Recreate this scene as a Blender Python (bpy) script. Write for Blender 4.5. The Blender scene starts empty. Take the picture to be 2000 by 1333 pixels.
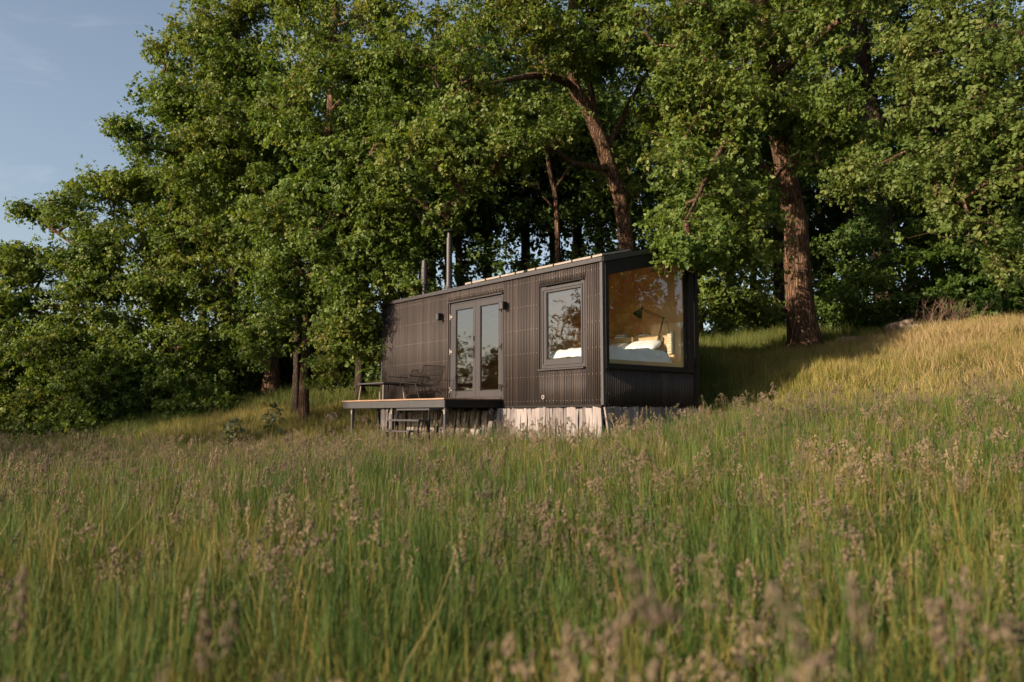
import bpy, bmesh, math, random
import numpy as np
from mathutils import Vector, Matrix, noise as mnoise
R = math.radians
C = bpy.context.scene.collection
scene = bpy.context.scene
rng = np.random.default_rng(7)
random.seed(7)

# ------------------------------------------------------------------ camera
EYE = 1.45
PITCH = 0.0921
FPX = 1555.6
cam_d = bpy.data.cameras.new('camera')
cam_d.lens = 28.0; cam_d.sensor_width = 36.0
cam_d.clip_start = 0.05; cam_d.clip_end = 3000
cam_d.dof.use_dof = True; cam_d.dof.focus_distance = 15.5; cam_d.dof.aperture_fstop = 1.5
cam = bpy.data.objects.new('camera', cam_d); C.objects.link(cam)
cam.location = (0, 0, EYE); cam.rotation_euler = (math.pi / 2 + PITCH, 0, 0)
scene.camera = cam

# ------------------------------------------------------------------ sky and sun
YAW = 0.6876
AX_S = np.array([-math.sin(YAW), math.cos(YAW), 0.0])     # along the long face, away to the left
AX_W = np.array([math.cos(YAW), math.sin(YAW), 0.0])      # along the short face, away to the right
SUN_EL, SUN_PHI = R(18.0), R(7.0)
sd = -AX_W * math.cos(SUN_PHI) + AX_S * math.sin(SUN_PHI)
to_sun = Vector((sd[0] * math.cos(SUN_EL), sd[1] * math.cos(SUN_EL), math.sin(SUN_EL)))
world = bpy.data.worlds.new('World'); scene.world = world; world.use_nodes = True
wn = world.node_tree.nodes; wl = world.node_tree.links
wn.clear()
wo = wn.new('ShaderNodeOutputWorld'); bg = wn.new('ShaderNodeBackground'); sky = wn.new('ShaderNodeTexSky')
sky.sky_type = 'NISHITA'; sky.sun_disc = False
sky.sun_elevation = SUN_EL
sky.sun_rotation = math.atan2(to_sun.x, to_sun.y)
sky.altitude = 100; sky.air_density = 1.0; sky.dust_density = 2.6; sky.ozone_density = 1.2
bg.inputs['Strength'].default_value = 0.082
# thin cirrus, a slight whitening of the sky colour
tc = wn.new('ShaderNodeTexCoord'); mp = wn.new('ShaderNodeMapping')
mp.inputs['Scale'].default_value = (1.2, 3.0, 6.0); mp.inputs['Rotation'].default_value = (0.3, 0.5, 0.9)
nz = wn.new('ShaderNodeTexNoise'); nz.inputs['Scale'].default_value = 2.6; nz.inputs['Detail'].default_value = 7
nz.inputs['Roughness'].default_value = 0.62; nz.inputs['Distortion'].default_value = 0.6
cr = wn.new('ShaderNodeValToRGB'); cr.color_ramp.elements[0].position = 0.53; cr.color_ramp.elements[1].position = 0.85
cr.color_ramp.elements[1].color = (0.16, 0.16, 0.16, 1)
mx = wn.new('ShaderNodeMixRGB'); mx.blend_type = 'SCREEN'; mx.blend_type = 'MIX'
mx.inputs['Color2'].default_value = (6.5, 6.2, 6.6, 1)
wl.new(tc.outputs['Generated'], mp.inputs['Vector']); wl.new(mp.outputs[0], nz.inputs['Vector'])
wl.new(nz.outputs['Fac'], cr.inputs['Fac']); wl.new(cr.outputs['Color'], mx.inputs['Fac'])
hs = wn.new('ShaderNodeHueSaturation'); hs.inputs['Saturation'].default_value = 0.80
wl.new(sky.outputs['Color'], hs.inputs['Color']); wl.new(hs.outputs['Color'], mx.inputs['Color1']); wl.new(mx.outputs['Color'], bg.inputs['Color'])
wl.new(bg.outputs[0], wo.inputs['Surface'])
sun_d = bpy.data.lights.new('sun', 'SUN'); sun_d.energy = 4.4; sun_d.angle = R(0.6); sun_d.color = (1.0, 0.79, 0.58)
sun = bpy.data.objects.new('sun', sun_d); C.objects.link(sun)
sun.rotation_euler = to_sun.to_track_quat('Z', 'Y').to_euler(); sun.location = (-40, -18, 20)
vs = scene.view_settings
vs.view_transform = 'Standard'; vs.look = 'None'; vs.gamma = 1.0; vs.use_curve_mapping = False
scene.display_settings.display_device = 'sRGB'
vs.exposure = 1.20
scene.render.engine = 'CYCLES'
cy = scene.cycles
cy.use_denoising = True
try:
    cy.denoiser = 'OPENIMAGEDENOISE'
except Exception:
    pass
cy.max_bounces = 8; cy.diffuse_bounces = 4; cy.glossy_bounces = 3; cy.transmission_bounces = 4; cy.transparent_max_bounces = 12
cy.use_adaptive_sampling = True; cy.adaptive_threshold = 0.015

# ------------------------------------------------------------------ helpers
def at(px, py, Y):
    """World point at distance Y seen at pixel (px, py) of the photograph."""
    u = (px - 1000) / FPX; v = -(py - 666.5) / FPX
    c, s = math.cos(PITCH), math.sin(PITCH)
    d = np.array([u, c - v * s, v * c + s])
    return d * (Y / d[1]) + np.array([0, 0, EYE])

class MB:
    """Collects faces for one mesh object."""
    def __init__(self): self.v = []; self.f = []
    def add(self, vs_, fs):
        o = len(self.v); self.v += [tuple(p) for p in vs_]; self.f += [tuple(i + o for i in f) for f in fs]
    def box(self, x0, x1, y0, y1, z0, z1):
        self.add([(x0,y0,z0),(x1,y0,z0),(x1,y1,z0),(x0,y1,z0),(x0,y0,z1),(x1,y0,z1),(x1,y1,z1),(x0,y1,z1)],
                 [(0,3,2,1),(4,5,6,7),(0,1,5,4),(1,2,6,5),(2,3,7,6),(3,0,4,7)])
    def prism(self, poly, y0, y1):
        """polygon in (x, z), counter-clockwise seen from -y, extruded along y"""
        n = len(poly)
        self.add([(p[0], y0, p[1]) for p in poly] + [(p[0], y1, p[1]) for p in poly],
                 [tuple(range(n)), tuple(range(2*n-1, n-1, -1))] + [(i, i+n, (i+1)%n+n, (i+1)%n) for i in range(n)])
    def tube(self, pts, r, n=8, cap=True):
        pts = [Vector(p) for p in pts]
        rr = r if isinstance(r, (list, tuple)) else [r]*len(pts)
        ring = []
        up = None
        for i, p in enumerate(pts):
            t = (pts[min(i+1, len(pts)-1)] - pts[max(i-1, 0)]).normalized()
            if up is None:
                up = Vector((0,0,1)) if abs(t.z) < 0.9 else Vector((1,0,0))
            a = t.cross(up)
            if a.length < 1e-5: a = t.cross(Vector((0,1,0)))
            a.normalize(); b = a.cross(t).normalized(); up = b
            ring.append([p + (a*math.cos(2*math.pi*k/n) + b*math.sin(2*math.pi*k/n))*rr[i] for k in range(n)])
        vs_ = [q for g in ring for q in g]
        fs = [(i*n+k, i*n+(k+1)%n, (i+1)*n+(k+1)%n, (i+1)*n+k) for i in range(len(pts)-1) for k in range(n)]
        if cap:
            fs.append(tuple(range(n-1, -1, -1))); fs.append(tuple((len(pts)-1)*n+k for k in range(n)))
        self.add(vs_, fs)
    def lathe(self, prof, n=20, c=(0,0,0)):
        """profile of (radius, z) about the z axis"""
        vs_ = [(c[0]+r*math.cos(2*math.pi*k/n), c[1]+r*math.sin(2*math.pi*k/n), c[2]+z) for r, z in prof for k in range(n)]
        m = len(prof)
        fs = [(i*n+k, i*n+(k+1)%n, (i+1)*n+(k+1)%n, (i+1)*n+k) for i in range(m-1) for k in range(n)]
        fs.append(tuple(range(n-1, -1, -1))); fs.append(tuple((m-1)*n+k for k in range(n)))
        self.add(vs_, fs)
    def build(self, name, mat, parent=None, smooth=False, bevel=0):
        me = bpy.data.meshes.new(name); me.from_pydata(self.v, [], self.f); me.update()
        me.materials.append(mat)
        o = bpy.data.objects.new(name, me); C.objects.link(o)
        if parent: o.parent = parent
        if smooth:
            me.polygons.foreach_set('use_smooth', [True]*len(me.polygons))
        if bevel:
            m = o.modifiers.new('bevel', 'BEVEL'); m.width = bevel; m.segments = 1; m.limit_method = 'ANGLE'
        return o

def mesh_np(name, verts, faces_list, mat, parent=None, attrs=None, smooth=False):
    """verts (N,3); faces_list: list of (M,k) index arrays; attrs: {name: per-vertex floats}"""
    me = bpy.data.meshes.new(name)
    verts = np.asarray(verts, dtype=np.float32)
    me.vertices.add(len(verts)); me.vertices.foreach_set('co', verts.ravel())
    tot = sum(f.size for f in faces_list); nf = sum(len(f) for f in faces_list)
    me.loops.add(tot); me.polygons.add(nf)
    me.loops.foreach_set('vertex_index', np.concatenate([f.ravel() for f in faces_list]).astype(np.int32))
    sizes = np.concatenate([np.full(len(f), f.shape[1]) for f in faces_list])
    me.polygons.foreach_set('loop_start', np.concatenate([[0], np.cumsum(sizes)[:-1]]).astype(np.int32))
    if attrs:
        for k, a in attrs.items():
            at_ = me.attributes.new(k, 'FLOAT', 'POINT'); at_.data.foreach_set('value', np.asarray(a, dtype=np.float32))
    me.update(calc_edges=True); me.validate()
    if smooth: me.polygons.foreach_set('use_smooth', [True]*len(me.polygons))
    me.materials.append(mat)
    o = bpy.data.objects.new(name, me)
    C.objects.link(o)
    if parent: o.parent = parent
    return o

def tag(o, label=None, cat=None, group=None, kind=None):
    if label: o['label'] = label
    if cat: o['category'] = cat
    if group: o['group'] = group
    if kind: o['kind'] = kind
    return o

def thing(name, label, cat, loc=(0,0,0), rz=0.0, group=None):
    o = bpy.data.objects.new(name, None); C.objects.link(o)
    o.empty_display_size = 0.2
    o.location = tuple(loc); o.rotation_euler = (0, 0, rz)
    return tag(o, label, cat, group)

def copy_thing(root, loc, rz, scale=1.0, label=None, group=None):
    r = root.copy(); C.objects.link(r); r.location = tuple(loc); r.rotation_euler = (0, 0, rz)
    r.scale = (scale,)*3 if not isinstance(scale, tuple) else scale
    if label: r['label'] = label
    if group: r['group'] = group
    for ch in list(root.children):
        c = ch.copy(); C.objects.link(c); c.parent = r
        for g in list(ch.children):
            d = g.copy(); C.objects.link(d); d.parent = c
    return r

# ------------------------------------------------------------------ materials
def mat_new(name):
    m = bpy.data.materials.new(name); m.use_nodes = True
    nt = m.node_tree; p = nt.nodes['Principled BSDF']
    return m, nt, p

def N(nt, t, **kw):
    n = nt.nodes.new(t)
    for k, v in kw.items():
        if k in n.inputs: n.inputs[k].default_value = v
        else: setattr(n, k, v)
    return n

def ramp(nt, fac, stops):
    r = nt.nodes.new('ShaderNodeValToRGB')
    el = r.color_ramp.elements
    while len(el) < len(stops): el.new(0.5)
    for e, (p, c) in zip(el, stops):
        e.position = p; e.color = (*c, 1)
    nt.links.new(fac, r.inputs['Fac'])
    return r.outputs['Color']

def mat_plain(name, col, rough=0.6, metal=0.0, var=0.12, scale=6.0, bump=0.0, bscale=60, stretch=(1,1,1), spec=0.5):
    m, nt, p = mat_new(name)
    tcn = N(nt, 'ShaderNodeTexCoord'); mpn = N(nt, 'ShaderNodeMapping', Scale=stretch)
    nt.links.new(tcn.outputs['Object'], mpn.inputs['Vector'])
    n1 = N(nt, 'ShaderNodeTexNoise', Scale=scale, Detail=6.0, Roughness=0.6)
    nt.links.new(mpn.outputs[0], n1.inputs['Vector'])
    c0 = tuple(c*(1-var) for c in col); c1 = tuple(min(1, c*(1+var)) for c in col)
    nt.links.new(ramp(nt, n1.outputs['Fac'], [(0.3, c0), (0.7, c1)]), p.inputs['Base Color'])
    p.inputs['Roughness'].default_value = rough; p.inputs['Metallic'].default_value = metal
    p.inputs['Specular IOR Level'].default_value = spec
    if bump:
        n2 = N(nt, 'ShaderNodeTexNoise', Scale=bscale, Detail=5.0)
        nt.links.new(mpn.outputs[0], n2.inputs['Vector'])
        b = N(nt, 'ShaderNodeBump', Strength=bump, Distance=0.02)
        nt.links.new(n2.outputs['Fac'], b.inputs['Height']); nt.links.new(b.outputs[0], p.inputs['Normal'])
    return m

def mat_leaf(name, stops, trans=0.35, gloss=0.25, attr='tint', scale=0.35):
    """leaf: diffuse front with light coming through; colour varies leaf by leaf and clump by clump"""
    m = bpy.data.materials.new(name); m.use_nodes = True
    nt = m.node_tree; nt.nodes.clear()
    out = N(nt, 'ShaderNodeOutputMaterial'); p = N(nt, 'ShaderNodeBsdfPrincipled', Roughness=0.5)
    p.inputs['Specular IOR Level'].default_value = gloss
    tr = N(nt, 'ShaderNodeBsdfTranslucent'); mix = N(nt, 'ShaderNodeMixShader', Fac=trans)
    a = N(nt, 'ShaderNodeAttribute', attribute_name=attr)
    g = N(nt, 'ShaderNodeNewGeometry'); nzn = N(nt, 'ShaderNodeTexNoise', Scale=scale, Detail=3.0)
    nt.links.new(g.outputs['Position'], nzn.inputs['Vector'])
    s1 = N(nt, 'ShaderNodeMath', operation='MULTIPLY'); s1.inputs[1].default_value = 0.75
    nt.links.new(a.outputs['Fac'], s1.inputs[0])
    ad = N(nt, 'ShaderNodeMath', operation='MULTIPLY_ADD'); ad.inputs[1].default_value = 0.9; 
    nt.links.new(nzn.outputs['Fac'], ad.inputs[0]); 
    sb = N(nt, 'ShaderNodeMath', operation='SUBTRACT'); sb.inputs[1].default_value = 0.25
    nt.links.new(s1.outputs[0], sb.inputs[0]); nt.links.new(sb.outputs[0], ad.inputs[2])
    col = ramp(nt, ad.outputs[0], stops)
    nt.links.new(col, p.inputs['Base Color'])
    hs = N(nt, 'ShaderNodeMixRGB', blend_type='MULTIPLY'); hs.inputs['Fac'].default_value = 1
    hs.inputs['Color2'].default_value = (1.2, 1.17, 0.5, 1)
    nt.links.new(col, hs.inputs['Color1']); nt.links.new(hs.outputs[0], tr.inputs['Color'])
    nt.links.new(p.outputs[0], mix.inputs[1]); nt.links.new(tr.outputs[0], mix.inputs[2])
    nt.links.new(mix.outputs[0], out.inputs['Surface'])
    return m

M = {}
M['oak_leaf'] = mat_leaf('oak_leaf', [(0.0, (0.033,0.070,0.016)), (0.35, (0.084,0.142,0.028)), (0.7, (0.138,0.186,0.038)), (1.0, (0.225,0.215,0.065))], trans=.46)
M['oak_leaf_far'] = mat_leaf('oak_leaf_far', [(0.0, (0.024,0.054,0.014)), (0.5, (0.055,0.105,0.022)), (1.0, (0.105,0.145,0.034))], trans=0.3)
M['maple_leaf'] = mat_leaf('maple_leaf', [(0.0, (0.036,0.068,0.017)), (0.4, (0.088,0.135,0.030)), (0.75, (0.140,0.172,0.044)), (1.0, (0.200,0.180,0.068))], trans=0.42, gloss=0.22)
M['hazel_leaf'] = mat_leaf('hazel_leaf', [(0.0, (0.030,0.066,0.012)), (0.5, (0.060,0.110,0.018)), (1.0, (0.105,0.150,0.026))], trans=0.4)
M['silver_leaf'] = mat_leaf('silver_leaf', [(0.0, (0.045,0.070,0.030)), (1.0, (0.12,0.145,0.080))], trans=0.2)

def mat_bark(name, c0, c1, c2):
    m, nt, p = mat_new(name)
    tcn = N(nt, 'ShaderNodeTexCoord'); mpn = N(nt, 'ShaderNodeMapping', Scale=(11, 11, 1.5))
    nt.links.new(tcn.outputs['Object'], mpn.inputs['Vector'])
    v = N(nt, 'ShaderNodeTexVoronoi', Scale=1.6, feature='DISTANCE_TO_EDGE'); n1 = N(nt, 'ShaderNodeTexNoise', Scale=3.0, Detail=8.0, Roughness=0.65)
    wv = N(nt, 'ShaderNodeMixRGB', blend_type='LINEAR_LIGHT'); wv.inputs['Fac'].default_value = 0.35
    nt.links.new(mpn.outputs[0], n1.inputs['Vector']); nt.links.new(mpn.outputs[0], wv.inputs['Color1']); nt.links.new(n1.outputs['Color'], wv.inputs['Color2'])
    nt.links.new(wv.outputs[0], v.inputs['Vector'])
    ml = N(nt, 'ShaderNodeMath', operation='MULTIPLY'); ml.inputs[1].default_value = 2.2
    nt.links.new(v.outputs['Distance'], ml.inputs[0])
    ad = N(nt, 'ShaderNodeMath', operation='MULTIPLY_ADD'); ad.inputs[1].default_value = 0.6
    nt.links.new(n1.outputs['Fac'], ad.inputs[0]); nt.links.new(ml.outputs[0], ad.inputs[2])
    nt.links.new(ramp(nt, ad.outputs[0], [(0.25, c0), (0.6, c1), (1.0, c2)]), p.inputs['Base Color'])
    p.inputs['Roughness'].default_value = 0.9; p.inputs['Specular IOR Level'].default_value = 0.2
    b = N(nt, 'ShaderNodeBump', Strength=1.0, Distance=0.09)
    nt.links.new(ad.outputs[0], b.inputs['Height']); nt.links.new(b.outputs[0], p.inputs['Normal'])
    return m
M['bark'] = mat_bark('oak_bark', (0.045,0.028,0.018), (0.185,0.108,0.068), (0.34,0.21,0.138))
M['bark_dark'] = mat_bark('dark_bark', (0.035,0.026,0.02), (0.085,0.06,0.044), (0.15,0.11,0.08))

M['clad'] = None
def mat_cladding():
    m, nt, p = mat_new('stained_cladding')
    a = N(nt, 'ShaderNodeAttribute', attribute_name='tint')
    tcn = N(nt, 'ShaderNodeTexCoord'); mpn = N(nt, 'ShaderNodeMapping', Scale=(14, 14, 0.9))
    nt.links.new(tcn.outputs['Object'], mpn.inputs['Vector'])
    n1 = N(nt, 'ShaderNodeTexNoise', Scale=2.2, Detail=7.0, Roughness=0.65); nt.links.new(mpn.outputs[0], n1.inputs['Vector'])
    ad = N(nt, 'ShaderNodeMath', operation='MULTIPLY_ADD'); ad.inputs[1].default_value = 0.55
    nt.links.new(a.outputs['Fac'], ad.inputs[0]); 
    m2 = N(nt, 'ShaderNodeMath', operation='MULTIPLY'); m2.inputs[1].default_value = 0.5
    nt.links.new(n1.outputs['Fac'], m2.inputs[0]); nt.links.new(m2.outputs[0], ad.inputs[2])
    nt.links.new(ramp(nt, ad.outputs[0], [(0.1, (0.017,0.014,0.014)), (0.5, (0.038,0.030,0.028)), (0.9, (0.078,0.058,0.051))]), p.inputs['Base Color'])
    p.inputs['Roughness'].default_value = 0.62; p.inputs['Specular IOR Level'].default_value = 0.35
    b = N(nt, 'ShaderNodeBump', Strength=0.25, Distance=0.004); nt.links.new(n1.outputs['Fac'], b.inputs['Height']); nt.links.new(b.outputs[0], p.inputs['Normal'])
    return m
M['clad'] = mat_cladding()
M['backing'] = mat_plain('dark_backing', (0.022,0.018,0.017), 0.8)
M['frame'] = mat_plain('anthracite_frame', (0.034,0.031,0.034), 0.45, var=0.06, scale=3)
M['flue'] = mat_plain('dull_flue_steel', (0.040,0.034,0.036), 0.5, 0.2, var=0.12, scale=9, stretch=(1,1,0.2))
M['black'] = mat_plain('black_metal', (0.014,0.012,0.012), 0.6, 0.0, var=0.15, spec=0.2)
M['pipe'] = mat_plain('black_flue_steel', (0.055,0.048,0.050), 0.34, 0.55, var=0.12, scale=9, stretch=(1,1,0.2))
M['slate'] = mat_plain('slate_painted_steel', (0.040,0.039,0.043), 0.55, 0.0, var=0.1, scale=5)
M['alu'] = mat_plain('brushed_aluminium', (0.23,0.195,0.165), 0.7, 0.0, var=0.08)
M['screw'] = mat_plain('steel_screw', (0.42,0.36,0.32), 0.5, 0.0, var=0.05)
M['pv'] = mat_plain('dark_solar_cell', (0.012,0.014,0.022), 0.18)
M['ply'] = mat_plain('warm_plywood', (0.52,0.26,0.10), 0.55, var=0.16, scale=2.5, stretch=(1,1,6))
M['ply_light'] = mat_plain('light_plywood', (0.52,0.36,0.20), 0.55, var=0.1, scale=2.5, stretch=(1,6,1))
M['ply_mid'] = mat_plain('mid_plywood', (0.60,0.34,0.14), 0.55, var=0.14, scale=2.5, stretch=(1,1,6))
M['ply_pale'] = mat_plain('pale_panel', (0.56,0.37,0.19), 0.6, var=0.1, scale=2.5)
M['linen'] = mat_plain('white_linen', (0.78,0.78,0.80), 0.9, var=0.04, scale=5, bump=0.25, bscale=14)
M['heater'] = mat_plain('cream_enamel', (0.52,0.46,0.34), 0.5, var=0.05)
M['book_dark'] = mat_plain('dark_book_cover', (0.035,0.03,0.03), 0.6)
M['book_red'] = mat_plain('red_book_cover', (0.30,0.03,0.025), 0.6)
M['brass'] = mat_plain('bronze_metal', (0.12,0.10,0.075), 0.4, 0.5)
M['deckwood'] = mat_plain('oiled_decking', (0.25,0.15,0.095), 0.75, var=0.25, scale=3, stretch=(6,0.6,6), bump=0.2)
M['rope'] = mat_plain('dark_rope', (0.03,0.026,0.024), 0.8)
M['stone'] = mat_plain('field_stone', (0.17,0.125,0.09), 0.95, var=0.35, scale=5, bump=0.8, bscale=18)
M['twig'] = mat_plain('dry_twig', (0.10,0.064,0.042), 0.9, var=0.3)

def mat_plank():
    m, nt, p = mat_new('weathered_plank')
    oi = N(nt, 'ShaderNodeObjectInfo')
    tcn = N(nt, 'ShaderNodeTexCoord'); mpn = N(nt, 'ShaderNodeMapping', Scale=(26, 26, 1.7))
    va = N(nt, 'ShaderNodeVectorMath', operation='SCALE'); va.inputs['Scale'].default_value = 1
    nt.links.new(tcn.outputs['Object'], mpn.inputs['Vector'])
    n1 = N(nt, 'ShaderNodeTexNoise', Scale=1.6, Detail=9.0, Roughness=0.7, Distortion=0.5); n1.noise_dimensions = '4D'
    mlw = N(nt, 'ShaderNodeMath', operation='MULTIPLY'); mlw.inputs[1].default_value = 50
    nt.links.new(oi.outputs['Random'], mlw.inputs[0]); nt.links.new(mlw.outputs[0], n1.inputs['W'])
    nt.links.new(mpn.outputs[0], n1.inputs['Vector'])
    ad = N(nt, 'ShaderNodeMath', operation='MULTIPLY_ADD'); ad.inputs[1].default_value = 0.45
    sb = N(nt, 'ShaderNodeMath', operation='SUBTRACT'); sb.inputs[1].default_value = 0.2
    nt.links.new(n1.outputs['Fac'], sb.inputs[0])
    nt.links.new(oi.outputs['Random'], ad.inputs[0]); nt.links.new(sb.outputs[0], ad.inputs[2])
    nt.links.new(ramp(nt, ad.outputs[0], [(0.12, (0.055,0.047,0.046)), (0.4, (0.155,0.137,0.135)), (0.62, (0.235,0.207,0.203)), (0.9, (0.31,0.272,0.262))]), p.inputs['Base Color'])
    p.inputs['Roughness'].default_value = 0.9; p.inputs['Specular IOR Level'].default_value = 0.2
    b = N(nt, 'ShaderNodeBump', Strength=0.8, Distance=0.012); nt.links.new(n1.outputs['Fac'], b.inputs['Height']); nt.links.new(b.outputs[0], p.inputs['Normal'])
    return m
M['plank'] = mat_plank()

def mat_glass(name='window_glass', ior=1.5, gain=1.8):
    m = bpy.data.materials.new(name); m.use_nodes = True
    nt = m.node_tree; nt.nodes.clear()
    out = N(nt, 'ShaderNodeOutputMaterial'); tr = N(nt, 'ShaderNodeBsdfTransparent', Color=(0.93,0.95,0.94,1))
    gl = N(nt, 'ShaderNodeBsdfGlossy', Roughness=0.0, Color=(1,1,1,1)); fr = N(nt, 'ShaderNodeFresnel', IOR=ior)
    ml = N(nt, 'ShaderNodeMath', operation='MULTIPLY'); ml.inputs[1].default_value = gain; ml.use_clamp = True
    mix = N(nt, 'ShaderNodeMixShader')
    ge = N(nt, 'ShaderNodeNewGeometry'); iv = N(nt, 'ShaderNodeMath', operation='SUBTRACT'); iv.inputs[0].default_value = 1.0
    fb = N(nt, 'ShaderNodeMath', operation='MULTIPLY')      # only the outer face of the solid pane mirrors
    nt.links.new(ge.outputs['Backfacing'], iv.inputs[1]); nt.links.new(fr.outputs[0], ml.inputs[0])
    nt.links.new(ml.outputs[0], fb.inputs[0]); nt.links.new(iv.outputs[0], fb.inputs[1]); nt.links.new(fb.outputs[0], mix.inputs['Fac'])
    nt.links.new(tr.outputs[0], mix.inputs[1]); nt.links.new(gl.outputs[0], mix.inputs[2]); nt.links.new(mix.outputs[0], out.inputs['Surface'])
    return m
M['glass'] = mat_glass()
M['coated'] = mat_glass('coated_glass', 2.0, 1.7)

def mat_grass(name, stops, trans=0.35, scale=0.5):
    """grass: random tint per tuft and per blade, patches over the field"""
    m = bpy.data.materials.new(name); m.use_nodes = True
    nt = m.node_tree; nt.nodes.clear()
    out = N(nt, 'ShaderNodeOutputMaterial'); p = N(nt, 'ShaderNodeBsdfPrincipled', Roughness=0.55)
    p.inputs['Specular IOR Level'].default_value = 0.25
    tr = N(nt, 'ShaderNodeBsdfTranslucent'); mix = N(nt, 'ShaderNodeMixShader', Fac=trans)
    a = N(nt, 'ShaderNodeAttribute', attribute_name='tint'); oi = N(nt, 'ShaderNodeObjectInfo')
    g = N(nt, 'ShaderNodeNewGeometry'); nzn = N(nt, 'ShaderNodeTexNoise', Scale=scale, Detail=3.0)
    nt.links.new(g.outputs['Position'], nzn.inputs['Vector'])
    x1 = N(nt, 'ShaderNodeMath', operation='MULTIPLY'); x1.inputs[1].default_value = 0.75; nt.links.new(a.outputs['Fac'], x1.inputs[0])
    x2 = N(nt, 'ShaderNodeMath', operation='MULTIPLY_ADD'); x2.inputs[1].default_value = 0.25; nt.links.new(oi.outputs['Random'], x2.inputs[0]); nt.links.new(x1.outputs[0], x2.inputs[2])
    x3 = N(nt, 'ShaderNodeMath', operation='MULTIPLY_ADD'); x3.inputs[1].default_value = 0.7; nt.links.new(nzn.outputs['Fac'], x3.inputs[0]); nt.links.new(x2.outputs[0], x3.inputs[2])
    x4 = N(nt, 'ShaderNodeMath', operation='SUBTRACT'); x4.inputs[1].default_value = 0.25; nt.links.new(x3.outputs[0], x4.inputs[0])
    col = ramp(nt, x4.outputs[0], stops)
    nt.links.new(col, p.inputs['Base Color']); nt.links.new(col, tr.inputs['Color'])
    nt.links.new(p.outputs[0], mix.inputs[1]); nt.links.new(tr.outputs[0], mix.inputs[2]); nt.links.new(mix.outputs[0], out.inputs['Surface'])
    return m
M['blade'] = mat_grass('meadow_blade', [(0.0, (0.020,0.056,0.014)), (0.4, (0.048,0.105,0.021)), (0.72, (0.098,0.148,0.030)), (1.0, (0.27,0.195,0.055))])
M['seed'] = mat_grass('seed_head', [(0.0, (0.078,0.092,0.042)), (0.25, (0.140,0.105,0.084)), (0.45, (0.160,0.158,0.074)), (0.65, (0.225,0.155,0.125)), (0.85, (0.27,0.215,0.130)), (1.0, (0.41,0.32,0.20))], trans=0.35)
M['dry'] = mat_grass('bank_grass', [(0.0, (0.085,0.105,0.022)), (0.3, (0.175,0.165,0.042)), (0.55, (0.31,0.235,0.10)), (1.0, (0.46,0.34,0.20))], scale=0.28)
M['path'] = mat_grass('path_grass', [(0.0, (0.075,0.105,0.018)), (0.4, (0.160,0.175,0.034)), (0.7, (0.25,0.225,0.058)), (1.0, (0.40,0.30,0.11))])
M['green_short'] = mat_grass('shade_grass', [(0.0, (0.045,0.080,0.015)), (0.5, (0.095,0.135,0.026)), (1.0, (0.20,0.19,0.055))])

def mat_ground():
    m, nt, p = mat_new('meadow_soil')
    g = N(nt, 'ShaderNodeNewGeometry'); n1 = N(nt, 'ShaderNodeTexNoise', Scale=0.9, Detail=9.0, Roughness=0.7)
    nt.links.new(g.outputs['Position'], n1.inputs['Vector'])
    nt.links.new(ramp(nt, n1.outputs['Fac'], [(0.3, (0.040,0.042,0.016)), (0.5, (0.075,0.082,0.024)), (0.72, (0.14,0.115,0.05))]), p.inputs['Base Color'])
    p.inputs['Roughness'].default_value = 1.0; p.inputs['Specular IOR Level'].default_value = 0.0
    n2 = N(nt, 'ShaderNodeTexNoise', Scale=14.0, Detail=6.0); nt.links.new(g.outputs['Position'], n2.inputs['Vector'])
    b = N(nt, 'ShaderNodeBump', Strength=0.9, Distance=0.06); nt.links.new(n2.outputs['Fac'], b.inputs['Height']); nt.links.new(b.outputs[0], p.inputs['Normal'])
    return m
M['ground'] = mat_ground()

# ------------------------------------------------------------------ terrain
CTRL = np.array([
 (0,0,0),(-3,2,-.05),(3,2,.05),(-4,6,0),(0,6,.12),(4,6,.38),(-7,12,-.02),(-2,11,.25),(1.5,12.5,.5),(4,12,.85),(6.4,10,1.0),
 (1.56,13.6,.58),(3.6,15.3,1.12),(-3.57,17.66,.42),(-1.2,15.6,.5),(-3.9,19.5,.95),(-4.2,22,1.62),(-4,26,2.4),(-5.5,21,1.36),(-7.5,25,2.0),
 (-6.7,19,.84),(-12.9,20,.2),(-14,26,.8),(7.7,12,1.35),(5.8,12,1.05),(7.4,16.5,2.55),(10.3,16,3.1),(10.1,18.5,3.38),(10,23,3.5),
 (13,23,3.5),(14,32,2.8),(7.18,19.5,2.98),(8.5,23,3.75),(5.9,23,3.55),(6,30,3.4),(4.86,18,2.35),(0.5,18.5,1.45),(0,24,2.7),(-1,30,3.2),(-10,34,2.0),
 (-20,30,.3),(20,20,3.8),(20,8,2.3),(12,4,1.2),(-15,6,-.35),(-15,-10,-.5),(15,-10,.8),(0,-10,-.3),
 (-60,60,-4),(60,60,2),(0,90,0),(-60,-60,-3),(60,-60,1),(-60,0,-3)], dtype=float)
def _tps(r2): return 0.5 * r2 * np.log(r2 + 1e-9)
def _fit():
    P = CTRL[:, :2]; n = len(P)
    K = _tps(((P[:, None]-P[None])**2).sum(-1)) + np.eye(n)*0.6
    A = np.zeros((n+3, n+3)); A[:n, :n] = K; A[:n, n] = 1; A[:n, n+1:] = P; A[n, :n] = 1; A[n+1:, :n] = P.T
    return np.linalg.solve(A, np.concatenate([CTRL[:, 2], np.zeros(3)]))
_W = _fit()
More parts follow.
